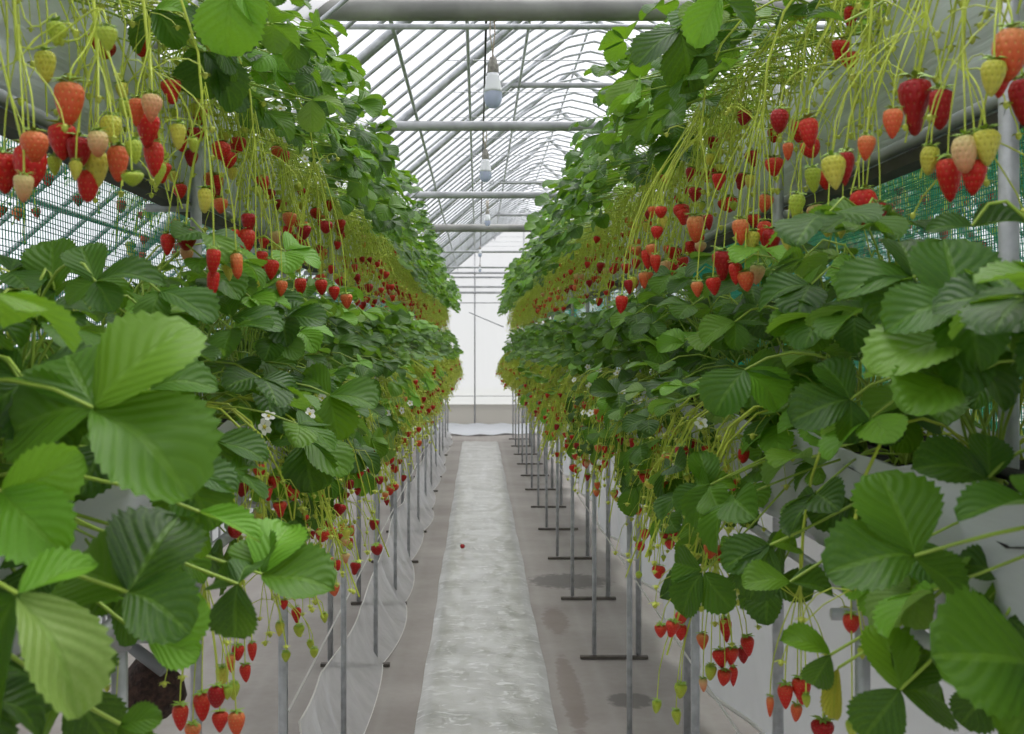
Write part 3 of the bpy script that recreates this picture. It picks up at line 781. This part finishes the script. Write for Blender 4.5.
# ------------------------------------------------------------------ the rows of plants
NAMES = {('R', 'upper'): 'upper right', ('L', 'upper'): 'upper left', ('R', 'lower'): 'lower right', ('L', 'lower'): 'lower left'}
Y_NEAR, Y_MID = 4.1, 8.2
def mid_proto(key, r, facing=1, nleaf=18, ntruss=4):
    side, tier = ROWS[key][0]*facing, key[1]
    t = thing('strawberry_plant', (0, 0, 0), 'x', 'plant')
    for i in range(nleaf):
        rel = leaf_target(tier, side, r); node = rel3(side, rel); d, n = leaf_frame(tier, side, rel, r); size = r.uniform(.052, .076)
        b = MB(); petiole(b, node, r, 1, 4, .0017, 4)
        for dd, k in leaf_dirs(d, n):
            b.add(r.choice(T_MID), frame(node, dd+n*r.uniform(-.25, .12), n, size*k), 0)
        q = r.random()
        kid(b.build('leaf', [LEAF_LIGHT if q < .15 else LEAF_DARK if q < .25 else LEAF, STEM_L], t))
    b = MB(); bl = []
    for i in range(ntruss):
        drop = r.uniform(.17, .41) if tier == 'upper' else r.uniform(.17, .36)
        path = truss_path(tier, side, r, drop); b.tube(path, .0021, 4, 0, False)
        for k in range(r.randint(2, 3) if tier == 'upper' else r.randint(3, 5)):
            p0 = path[r.choice((4, 5, 6))]; L = r.uniform(.05, .15)*(1 if tier == 'upper' else .7); p1 = p0+V((r.uniform(-.05, .05), r.uniform(-.06, .06), -L))
            b.tube(bez(p0, p0, p1+V((0, 0, L*.5)), p1, 3), .0011, 3, 0, False); bl.append(p1)
        for k in range(17):
            p0 = path[r.choice((3, 4, 5, 6))]; p1 = p0+V((r.uniform(-.06, .06), r.uniform(-.06, .06), -r.uniform(.02, .16)))
            b.tube([p0, (p0+p1)/2+V((0, 0, .02)), p1], .0010, 3, 0, False); bud_to(b, p1, r.uniform(.007, .012), 1)
    o = b.build('fruit_stems', [STEM, BUD], t); o['kind'] = 'stuff'; kid(o)
    for p1 in bl:
        kind = r.choice(RIPE); size = {'green': .018, 'yellow': .024, 'pink': .029}.get(kind, .032)*r.uniform(.82, 1.15)*(1 if tier == 'upper' else .74)
        b = MB(); M = hang(p1-V((0, 0, size*.1)), size, r)
        b.add(T_BERRY, M, 0); b.add(T_CALYX, M, 1)
        kid(b.build('strawberry', [BM[kind], CALYX], t))
    return t
def far_proto(key, r, facing=1, nleaf=18, berries=8):
    side, tier = ROWS[key][0]*facing, key[1]
    t = thing('strawberry_plant', (0, 0, 0), 'x', 'plant')
    b = MB()
    for i in range(nleaf):
        rel = leaf_target(tier, side, r); node = rel3(side, rel); d, n = leaf_frame(tier, side, rel, r); size = r.uniform(.056, .080)
        for dd, k in leaf_dirs(d, n): b.add(r.choice(T_FAR), frame(node, dd, n, size*k), 0)
        petiole(b, node, r, 1, 3, .0018, 3)
    o = b.build('foliage', [LEAF, STEM_L], t); o['kind'] = 'stuff'; kid(o)
    b = MB(); fb = MB()
    for i in range(4):
        drop = r.uniform(.17, .41) if tier == 'upper' else r.uniform(.17, .36)
        path = truss_path(tier, side, r, drop); b.tube(path[::2]+[path[-1]], .0022, 3, 0, False)
        for k in range(berries//4):
            p0 = path[r.choice((4, 5, 6))]; L = r.uniform(.05, .15)*(1 if tier == 'upper' else .7); p1 = p0+V((r.uniform(-.05, .05), r.uniform(-.06, .06), -L))
            b.tube([p0, (p0+p1)/2+V((0, 0, .01)), p1], .0014, 3, 0, False)
            kind = r.choice(RIPE); size = .033*r.uniform(.8, 1.15)*(.75 if kind in ('green', 'yellow') else 1)*(1 if tier == 'upper' else .8)
            M = hang(p1, size, r); fb.add(T_BERRY, M, KM.index(kind)); fb.add(T_CALYX, M, 6)
        for k in range(24):
            p0 = path[r.choice((3, 4, 5, 6))]; p1 = p0+V((r.uniform(-.06, .06), r.uniform(-.06, .06), -r.uniform(.02, .16)))
            b.tube([p0, (p0+p1)/2+V((0, 0, .02)), p1], .0013, 3, 0, False); bud_to(b, p1, r.uniform(.008, .014), 1)
    o = b.build('fruit_stems', [STEM, BUD], t); o['kind'] = 'stuff'; kid(o)
    o = fb.build('fruit', [BM[k] for k in KM]+[CALYX], t); o['kind'] = 'stuff'; kid(o)
    return t
TRAIT = ['with broad toothed leaves', 'with long arching stalks', 'with dense dark leaves', 'with trailing berry stems']
for key, (side, cu, cz) in ROWS.items():
    nm = NAMES[key]; rr = random.Random(sum(map(ord, nm)))
    y = .62 if key[1] == 'lower' else .98; k = 0
    while y < Y_NEAR:
        loc = (X(side, cu+rr.uniform(-.02, .02)), y, cz)
        near_plant(key, loc, f'leafy strawberry plant in the {nm} trough, {ORD[k]} from the near end', f'near strawberry plants of the {nm} trough',
                   (20 if y > 1.5 else 5) if key[1] == 'upper' else (22 if y > 1.25 else 14), (0 if y < 1.45 else 4) if key[1] == 'upper' else (0 if y < 1.6 else 3), rr,
                   pf=(.7 if y > 1.5 else 0.) if key[1] == 'upper' else (.74 if y > 1.25 else .55), nber=(1, 3) if key[1] == 'upper' else (3, 5))
        k += 1; y += .20+rr.uniform(-.015, .015)
    protos = [mid_proto(key, rr) for _ in range(6)]; used = set()
    while y < Y_MID:
        i = rr.randrange(6); t = protos[i] if i not in used else copy_tree(protos[i]); used.add(i)
        t.location = (X(side, cu+rr.uniform(-.03, .03)), y, cz+rr.uniform(-.02, .02))
        tag(t, f'strawberry plant half way along the {nm} trough, {ORD[k]} from the near end', 'plant', f'strawberry plants half way along the {nm} trough'); k += 1
        y += .20+rr.uniform(-.02, .02)
    for i in range(6):
        if i not in used: protos[i].location = (X(side, cu), Y_MID-.1*i, cz); tag(protos[i], f'strawberry plant about half way along the {nm} trough', 'plant', f'strawberry plants half way along the {nm} trough')
    FARS = []
    fp = [far_proto(key, rr, berries=4 if key[1] == 'upper' else 8) for _ in range(5)]; used = set()
    while y < 14.85:
        i = rr.randrange(5) if len(used) == 5 else len(used)
        t = fp[i] if i not in used else copy_tree(fp[i]); used.add(i)
        t.location = (X(side, cu+rr.uniform(-.03, .03)), y, cz+rr.uniform(-.03, .03))
        t['kf'] = 1; FARS.append(t)
        tag(t, 'x', 'plant', f'distant strawberry plants of the {nm} trough')
        y += .21+rr.uniform(-.02, .02)
    for q, t in enumerate(reversed(FARS)):
        del t['kf']; t['label'] = f'small distant strawberry plant in the {nm} trough, {ORD[q]} from the far end'

# plants on the far sides of the racks, seen through the nets, and the next rack to the right
def hash_(t): return sum((i+1)*ord(c) for i, c in enumerate(t)) % 9973
REST = MB()
def far_into(b, key, r, base, facing=1, nleaf=11, nb=6):
    side, tier = ROWS[key][0]*facing, key[1]; T = Matrix.Translation(base)
    for i in range(nleaf):
        rel = leaf_target(tier, side, r); node = rel3(side, rel); d, n = leaf_frame(tier, side, rel, r); size = r.uniform(.056, .080)
        for dd, k in leaf_dirs(d, n): b.add(r.choice(T_FAR), T @ frame(node, dd, n, size*k), 0)
        petiole_b = MB(); petiole(petiole_b, node, r, 1, 3, .0018, 3); b.add(petiole_b, T)
    for i in range(3):
        tb = MB(); path = truss_path(tier, side, r, r.uniform(.06, .3)); tb.tube(path[::2]+[path[-1]], .0020, 3, 1, False)
        for k in range(5):
            p0 = path[r.choice((4, 5, 6))]; p1 = p0+V((r.uniform(-.05, .05), r.uniform(-.06, .06), -r.uniform(.04, .15)))
            tb.tube([p0, (p0+p1)/2+V((0, 0, .01)), p1], .0012, 3, 1, False)
            if k < nb//3:
                kind = r.choice(RIPE); M = hang(p1, .033*r.uniform(.8, 1.1), r); tb.add(T_BERRY, M, 3+KM.index(kind)); tb.add(T_CALYX, M, 2)
            else: bud_to(tb, p1, .010, 2)
        b.add(tb, T)
def back_row(key, x, z, ya, yb, step, facing, nleaf, nb, seed):
    r = random.Random(seed); y = ya
    while y < yb:
        far_into(REST, key, r, V((x, y, z+r.uniform(-.02, .02))), facing, nleaf, nb); y += step*r.uniform(.9, 1.1)
back_row(('R', 'upper'), X(1, .96), 1.90, .9, 6.5, .22, -1, 9, 9, 1)
back_row(('L', 'upper'), X(-1, .96), 1.90, .9, 6.5, .30, -1, 7, 6, 2)
back_row(('R', 'lower'), X(1, .75), 1.19, .9, 6.5, .26, -1, 11, 3, 3)
back_row(('L', 'lower'), X(-1, .75), 1.19, .9, 6.5, .30, -1, 8, 3, 4)
back_row(('R', 'upper'), 2.35, 2.02, 1.4, 9, .20, 1, 16, 9, 5)
back_row(('R', 'upper'), 2.6, 2.14, 2.4, 9, .30, 1, 16, 6, 7)
back_row(('R', 'lower'), 2.25, 1.15, 1.4, 8.5, .25, 1, 13, 6, 6)
tag(REST.build('strawberry_plants', [LEAF, STEM, CALYX]+[BM[k] for k in KM]), 'rear rows of strawberry plants behind the nets and on the next rack', 'plant', None, 'stuff')


# ------------------------------------------------------------------ leaves and fruit that show large, set one by one
LL, RL, LU, RU = ('L', 'lower'), ('R', 'lower'), ('L', 'upper'), ('R', 'upper')
UPF = (.1, -.5, .85)
hero_leaf(LL, (94, 408), .86, [(186, 312, .03, 'm', .80, (-.3, -.8, .5)), (-6, 425, .0, 'm', .95), (196, 492, -.02, 'm', .95, (.2, -.6, .8)), (60, 340, .06, 'm', .8)])
hero_leaf(LL, (2, 492), .80, [(82, 462, .0, 'l', .7, (0, -.9, -.4)), (62, 555, -.02, 'l', .8, (0, -.9, .5))])
hero_leaf(LL, (128, 592), .84, [(178, 500, .06, 'd', .9, (.1, -.9, .4)), (190, 622, -.02, 'm', 1.0, (.1, -.6, .8)), (60, 560, .05, 'm', .8)])
hero_leaf(LL, (18, 594), .74, [(86, 715, -.02, 'p', .62, (.8, -.6, .2)), (-30, 700, .02, 'm', .9), (96, 548, .04, 'l', .6, (-.3, -.8, .4))])
hero_leaf(LL, (148, 640), .95, [(208, 602, .02, 'l', .8, (0, -.9, -.3)), (200, 655, .0, 'l', .75, (0, -.9, .4))])
hero_leaf(LL, (238, 584), 1.02, [(234, 640, 0, 'd', .85), (207, 577, .02, 'd', .8), (252, 560, .04, 'd', .8)])
hero_leaf(LL, (262, 574), 1.10, [(330, 574, -.03, 'm', .95, (.1, -.55, .8)), (290, 520, .05, 'l', .9), (250, 535, .04, 'm', .9)])
hero_leaf(LL, (55, 290), 1.25, [(52, 238, .02, 'm', .95, (0, -.9, .4)), (8, 305, .02, 'd', .8), (30, 330, -.02, 'm', .8)])
hero_leaf(LL, (96, 282), 1.15, [(78, 238, .03, 'm', .7), (162, 270, .0, 'm', .6, UPF), (112, 308, -.03, 'm', .8), (62, 300, 0, 'm', .8)])
hero_leaf(LL, (160, 292), 1.30, [(214, 320, -.02, 'm', .75, UPF), (150, 330, -.03, 'm', .8)])
hero_leaf(LL, (232, 318), 1.55, [(284, 322, 0, 'm', .8, (.2, -.6, .8)), (222, 290, .03, 'm', .8)])
hero_leaf(LL, (200, 512), .98, [(262, 526, -.02, 'l', .5, (0, -.3, .95)), (190, 560, 0, 'm', .8)])
hero_leaf(LL, (330, 395), 1.85, [(376, 402, -.03, 'm', .9, UPF), (338, 440, -.03, 'm', .9), (300, 372, .03, 'm', .85)])
hero_leaf(LL, (305, 440), 1.75, [(350, 470, -.03, 'm', .9, UPF), (312, 492, -.03, 'm', .9), (270, 430, .0, 'm', .9)])
hero_leaf(LL, (60, 640), .92, [(30, 690, 0, 'd', .9), (100, 690, .03, 'd', .8), (20, 640, .02, 'd', .8)])
hero_leaf(LL, (120, 724), .88, [(160, 715, 0, 'm', .8), (150, 770, 0, 'm', .8)])
hero_leaf(LL, (20, 380), 1.0, [(-10, 350, 0, 'm', .9), (50, 375, .02, 'm', .9), (20, 430, 0, 'd', .9)])
hero_leaf(LL, (150, 390), 1.15, [(215, 375, 0, 'm', .8, UPF), (190, 440, 0, 'm', .9), (150, 440, .03, 'd', .8)])
hero_leaf(LL, (215, 440), 1.3, [(270, 450, 0, 'm', .8, UPF), (225, 492, 0, 'd', .9), (180, 450, .03, 'd', .8)])
hero_leaf(LL, (30, 470), 1.1, [(100, 480, 0, 'd', .8), (40, 520, 0, 'd', .9), (-10, 520, .03, 'm', .8)])
hero_leaf(RL, (955, 314), .98, [(948, 232, .03, 'm', .95, (-.1, -.9, .3)), (1000, 290, .02, 'm', .8), (900, 300, .03, 'd', .7)])
hero_leaf(RL, (913, 278), 1.10, [(836, 292, .0, 'm', .8, (-.2, -.5, .85)), (900, 235, .04, 'd', .8), (872, 322, -.02, 'd', .8)])
hero_leaf(RL, (962, 340), .95, [(872, 356, -.02, 'm', .85, (-.2, -.5, .85)), (1036, 318, .0, 'm', .85, (.1, -.6, .8)), (1022, 402, -.03, 'm', .8, (.1, -.6, .8)), (960, 395, -.03, 'm', .8)])
hero_leaf(RL, (972, 226), 1.05, [(1036, 208, 0, 'd', .8, (0, -.5, .85)), (925, 222, .02, 'd', .7)])
hero_leaf(RL, (914, 556), .90, [(882, 466, .03, 'm', .9, (-.1, -.8, .6)), (826, 570, -.01, 'm', .85, (-.1, -.65, .75)), (975, 592, -.02, 'm', .85, (.1, -.7, .7))])
hero_leaf(RL, (1040, 668), .78, [(940, 648, -.02, 'm', 1.1, (-.1, -.75, .65)), (1010, 740, -.03, 'm', .95)])
hero_leaf(RL, (988, 478), 1.0, [(914, 462, .0, 'd', .85, (-.1, -.6, .8)), (990, 430, .02, 'm', .8), (1005, 520, 0, 'm', .6)])
hero_leaf(RL, (1036, 505), .85, [(958, 510, -.01, 'm', .55, (0, -.25, .97)), (1020, 470, .02, 'm', .8)])
hero_leaf(RL, (850, 400), 1.15, [(790, 420, 0, 'd', .8), (850, 445, 0, 'd', .8), (820, 360, .03, 'm', .8)])
hero_leaf(RL, (812, 320), 1.35, [(770, 332, 0, 'm', .9, UPF), (855, 322, 0, 'm', .8, UPF), (820, 350, -.02, 'm', .9)])
hero_leaf(RL, (745, 370), 1.45, [(712, 412, -.02, 'm', .9, (-.2, -.6, .8)), (782, 408, -.02, 'l', 1.0, (.1, -.8, .6)), (790, 372, .02, 'm', .8)])
hero_leaf(RL, (735, 322), 1.6, [(700, 338, 0, 'm', .9, UPF), (770, 318, 0, 'm', .9, UPF), (735, 350, -.02, 'm', .8)])
hero_leaf(RL, (706, 488), 1.55, [(672, 505, 0, 'm', .9, UPF), (735, 478, 0, 'm', .9, UPF), (700, 525, -.02, 'm', .9), (700, 450, .02, 'm', .8)])
hero_leaf(RL, (790, 582), 1.2, [(742, 582, 0, 'm', .8, UPF), (836, 590, 0, 'd', .8, UPF)])
hero_leaf(RL, (770, 545), 1.3, [(720, 560, 0, 'm', .9, (-.2, -.6, .8)), (750, 600, -.02, 'd', .8), (800, 545, .02, 'm', .8)])
hero_leaf(RL, (660, 598), 1.75, [(702, 575, 0, 'd', .75, UPF), (690, 608, 0, 'm', .5, UPF)])
hero_leaf(RL, (830, 655), 1.1, [(782, 636, 0, 'm', .7, UPF), (810, 690, .02, 'd', .6)])
hero_leaf(RL, (900, 690), .98, [(862, 740, 0, 'd', .9), (930, 640, .03, 'd', .85), (880, 620, .03, 'm', .8), (955, 700, .03, 'd', .9)])
hero_leaf(RL, (838, 668), 1.12, [(832, 722, 0, 'y', .35, (-.6, -.8, 0))])
hero_leaf(LU, (232, -12), 1.45, [(226, 56, 0, 'l', .95, (.2, -.9, .3)), (262, 26, 0, 'l', .6, (.4, -.8, .3))])
hero_leaf(LU, (205, 52), 1.6, [(200, 96, -.02, 'd', 1.0, (.1, -.8, .6)), (240, 105, 0, 'd', .7, (.5, -.7, .5)), (180, 55, 0, 'm', .7)])
hero_leaf(LU, (155, 10), 1.5, [(180, 48, 0, 'm', .8), (130, 50, 0, 'd', .6), (190, 10, 0, 'l', .8)])
hero_leaf(LU, (312, 100), 2.0, [(312, 132, 0, 'p', .85), (346, 112, 0, 'p', .5, UPF)])
hero_leaf(RU, (680, 30), 1.75, [(632, 60, 0, 'd', .8, (-.3, -.7, .6)), (694, 92, 0, 'd', .9, (-.1, -.8, .6)), (722, 40, 0, 'm', .8)])
hero_leaf(RU, (720, -5), 1.6, [(690, 42, 0, 'l', .8, (-.4, -.8, .4)), (760, 20, 0, 'm', .9)])
hero_leaf(RU, (845, 22), 1.35, [(808, 14, 0, 'd', .5, UPF)])
hero_leaf(RU, (636, 80), 2.1, [(612, 112, 0, 'p', .8, (-.3, -.8, .4)), (676, 98, 0, 'm', .7, UPF)])

hero_leaf(RL, (1000, 575), 1.0, [(960, 560, 0, 'd', .9), (1030, 600, 0, 'd', .9), (1000, 625, 0, 'm', .85)])
hero_leaf(RL, (930, 655), 1.12, [(905, 625, .02, 'm', .8, UPF), (965, 640, 0, 'm', .8, UPF), (900, 668, -.02, 'm', .8, UPF)])
hero_leaf(RL, (905, 410), 1.25, [(870, 440, 0, 'd', .9), (945, 425, 0, 'd', .9), (905, 455, 0, 'm', .8)])
hero_leaf(RL, (850, 500), 1.3, [(810, 520, 0, 'd', .9), (860, 540, 0, 'd', .9), (890, 510, .03, 'm', .8)])
hero_leaf(RL, (990, 690), 1.05, [(960, 725, 0, 'd', .9), (1020, 735, 0, 'd', .9)])
hero_leaf(LL, (40, 560), .95, [(-5, 545, 0, 'd', .9), (75, 600, 0, 'm', .9), (20, 620, -.02, 'd', .9)])
hero_leaf(LL, (70, 690), .96, [(20, 730, 0, 'm', .9), (110, 745, 0, 'd', .9), (60, 640, .03, 'd', .9)])
hero_leaf(LL, (10, 660), .90, [(-30, 640, 0, 'm', .9), (40, 720, 0, 'd', .9), (-10, 730, 0, 'm', .9)])
hero_leaf(LL, (120, 540), 1.02, [(170, 560, 0, 'm', .8, UPF), (110, 600, 0, 'd', .9)])
hero_leaf(LL, (180, 470), 1.10, [(240, 480, 0, 'd', .8, UPF), (170, 520, 0, 'd', .9), (215, 530, 0, 'm', .9)])
hero_truss(LU, 1.12, (98, 62), [(70, 100, 28, 43, 'orange', 'long'), (62, 140, 28, 36, 'ripe'), (79, 150, 26, 32, 'dark'), (98, 142, 21, 26, 'pink', 'round'), (95, 166, 25, 36, 'yellow'), (88, 184, 22, 32, 'ripe', 'long'),
  (118, 161, 21, 36, 'orange', 'long'), (111, 127, 21, 27, 'yellow', 'round'), (133, 150, 17, 24, 'green'), (76, 169, 13, 20, 'yellow'), (54, 164, 14, 20, 'green'), (132, 178, 22, 14, 'green'), (45, 64, 20, 32, 'yellow', 'long')])
hero_truss(LU, 1.05, (18, 60), [(29, 163, 32, 44, 'ripe', 'round'), (4, 170, 32, 40, 'ripe'), (34, 144, 27, 30, 'orange', 'round'), (24, 186, 20, 28, 'pink'), (57, 32, 20, 24, 'green'), (107, 37, 20, 24, 'green')])
hero_truss(LU, 1.25, (150, 70), [(152, 106, 20, 28, 'pink'), (149, 128, 24, 34, 'ripe'), (153, 157, 20, 36, 'ripe', 'long'), (137, 110, 16, 28, 'orange'), (160, 172, 14, 24, 'green'), (178, 134, 15, 26, 'yellow', 'long'), (193, 144, 11, 14, 'green'), (125, 108, 13, 18, 'green')])
hero_truss(LU, 1.45, (205, 130), [(168, 243, 14, 22, 'ripe'), (186, 238, 21, 22, 'dark', 'round'), (205, 199, 15, 25, 'yellow', 'long'), (186, 252, 14, 17, 'pink', 'round'), (214, 260, 15, 28, 'ripe'), (214, 282, 13, 26, 'ripe', 'long'), (227, 267, 13, 24, 'yellow'), (236, 264, 13, 26, 'orange', 'long')])
hero_truss(LU, 1.75, (255, 150), [(247, 240, 17, 26, 'ripe'), (234, 236, 12, 16, 'ripe'), (262, 260, 13, 22, 'ripe'), (272, 268, 15, 20, 'ripe'), (282, 287, 12, 16, 'orange'), (256, 283, 10, 14, 'yellow'), (248, 222, 14, 22, 'dark')])
hero_truss(LU, 2.1, (315, 170), [(326, 226, 13, 13, 'dark', 'round'), (300, 285, 13, 17, 'ripe'), (281, 302, 13, 17, 'ripe'), (293, 325, 14, 16, 'orange'), (321, 286, 13, 16, 'ripe'), (334, 292, 11, 14, 'ripe'), (346, 300, 12, 15, 'orange')])
hero_truss(RU, 1.15, (925, 30), [(915, 102, 32, 56, 'dark', 'waist'), (941, 106, 23, 40, 'dark', 'long'), (893, 122, 19, 30, 'orange'), (867, 146, 17, 25, 'orange'), (832, 170, 23, 34, 'yellow'), (846, 166, 17, 34, 'dark')])
hero_truss(RU, 1.05, (1000, 10), [(1012, 50, 34, 52, 'orange', 'round'), (994, 75, 25, 36, 'yellow'), (1022, 98, 26, 46, 'dark'), (1000, 78, 22, 34, 'ripe')])
hero_truss(RU, 1.10, (962, 70), [(948, 176, 25, 44, 'ripe'), (965, 152, 25, 38, 'pink', 'round'), (985, 145, 27, 36, 'yellow'), (931, 158, 19, 29, 'yellow', 'round'), (975, 174, 24, 36, 'ripe')])
hero_truss(RU, 1.35, (868, 60), [(863, 205, 27, 36, 'ripe', 'round'), (880, 212, 17, 24, 'dark'), (788, 150, 11, 18, 'orange'), (808, 131, 18, 30, 'ripe', 'long'), (780, 119, 18, 24, 'dark', 'round'), (812, 178, 16, 26, 'green'), (798, 205, 16, 26, 'green'), (828, 222, 15, 26, 'yellow', 'long'), (842, 228, 11, 18, 'yellow'), (788, 235, 17, 26, 'yellow')])
hero_truss(RU, 1.55, (762, 130), [(772, 240, 18, 26, 'dark'), (745, 280, 18, 20, 'orange'), (724, 263, 22, 30, 'dark', 'waist'), (713, 285, 15, 18, 'ripe'), (697, 288, 12, 16, 'orange'), (758, 273, 15, 20, 'pink'), (740, 230, 16, 26, 'orange'), (753, 240, 14, 22, 'yellow'), (765, 232, 14, 26, 'ripe'), (735, 272, 14, 22, 'ripe')])
hero_truss(RU, 1.75, (700, 140), [(695, 227, 17, 27, 'orange', 'long'), (708, 221, 10, 16, 'dark'), (657, 232, 12, 14, 'ripe'), (661, 211, 12, 12, 'ripe', 'round'), (652, 211, 9, 12, 'orange'), (662, 221, 10, 14, 'yellow'), (646, 258, 11, 20, 'ripe'), (655, 262, 11, 18, 'ripe'), (651, 250, 12, 14, 'orange'), (643, 279, 10, 17, 'orange'), (633, 283, 10, 16, 'yellow'), (622, 303, 13, 18, 'ripe'), (628, 286, 9, 15, 'dark')])
hero_truss(RL, 1.75, (715, 575), [(680, 631, 13, 16, 'ripe'), (702, 640, 12, 16, 'orange'), (725, 628, 12, 24, 'ripe'), (720, 657, 16, 18, 'ripe'), (732, 655, 14, 18, 'ripe'), (747, 645, 14, 20, 'ripe'), (743, 654, 12, 16, 'dark'), (725, 677, 14, 16, 'ripe'), (733, 675, 9, 20, 'ripe'), (711, 672, 12, 16, 'green'), (703, 684, 9, 14, 'pink'), (681, 690, 13, 16, 'green'), (657, 706, 10, 13, 'green'), (676, 716, 10, 15, 'green')])
hero_truss(RL, 1.35, (800, 600), [(785, 695, 15, 26, 'ripe'), (801, 689, 18, 27, 'ripe'), (797, 712, 12, 18, 'orange'), (823, 730, 22, 24, 'dark'), (806, 700, 9, 14, 'green'), (770, 705, 8, 20, 'orange')])
hero_truss(RL, 1.15, (850, 590), [(851, 622, 16, 20, 'ripe', 'round'), (862, 652, 9, 12, 'green'), (852, 728, 13, 16, 'green')])
hero_truss(LL, 1.35, (205, 610), [(180, 716, 17, 26, 'ripe'), (202, 705, 18, 28, 'ripe'), (217, 695, 18, 22, 'dark', 'round'), (220, 720, 16, 20, 'ripe'), (236, 722, 17, 24, 'orange'), (193, 731, 16, 18, 'orange'), (228, 692, 10, 14, 'green')])
hero_truss(LL, 1.55, (240, 590), [(245, 672, 12, 18, 'ripe'), (238, 652, 13, 16, 'ripe'), (252, 650, 10, 18, 'ripe'), (230, 662, 10, 18, 'orange'), (222, 675, 14, 20, 'yellow'), (234, 690, 12, 18, 'green')])
hero_truss(LL, 1.95, (272, 600), [(296, 614, 10, 16, 'ripe'), (284, 604, 8, 10, 'ripe'), (280, 628, 10, 14, 'yellow'), (299, 630, 11, 12, 'green'), (286, 656, 9, 11, 'green'), (314, 652, 9, 10, 'green'), (310, 644, 7, 9, 'green'), (324, 617, 8, 10, 'green')])
hero_truss(LL, 1.2, (120, 640), [(116, 718, 14, 20, 'orange'), (124, 722, 12, 18, 'orange')])


# a berry that fell on the path
t = thing('fallen_strawberry', (at(462, 556, 6.5).x, 6.5, .03), 'single red strawberry fallen on the white plastic path', 'strawberry')
b = MB(); M = hang(V((0, -.012, .017)), .034, R, 1., axis=V((.4, -1, -.1))); b.add(T_BERRY, M, 0); b.build('fruit', [BM['dark']], t)
b = MB(); b.add(T_CALYX, M, 0); b.build('calyx', CALYX, t)
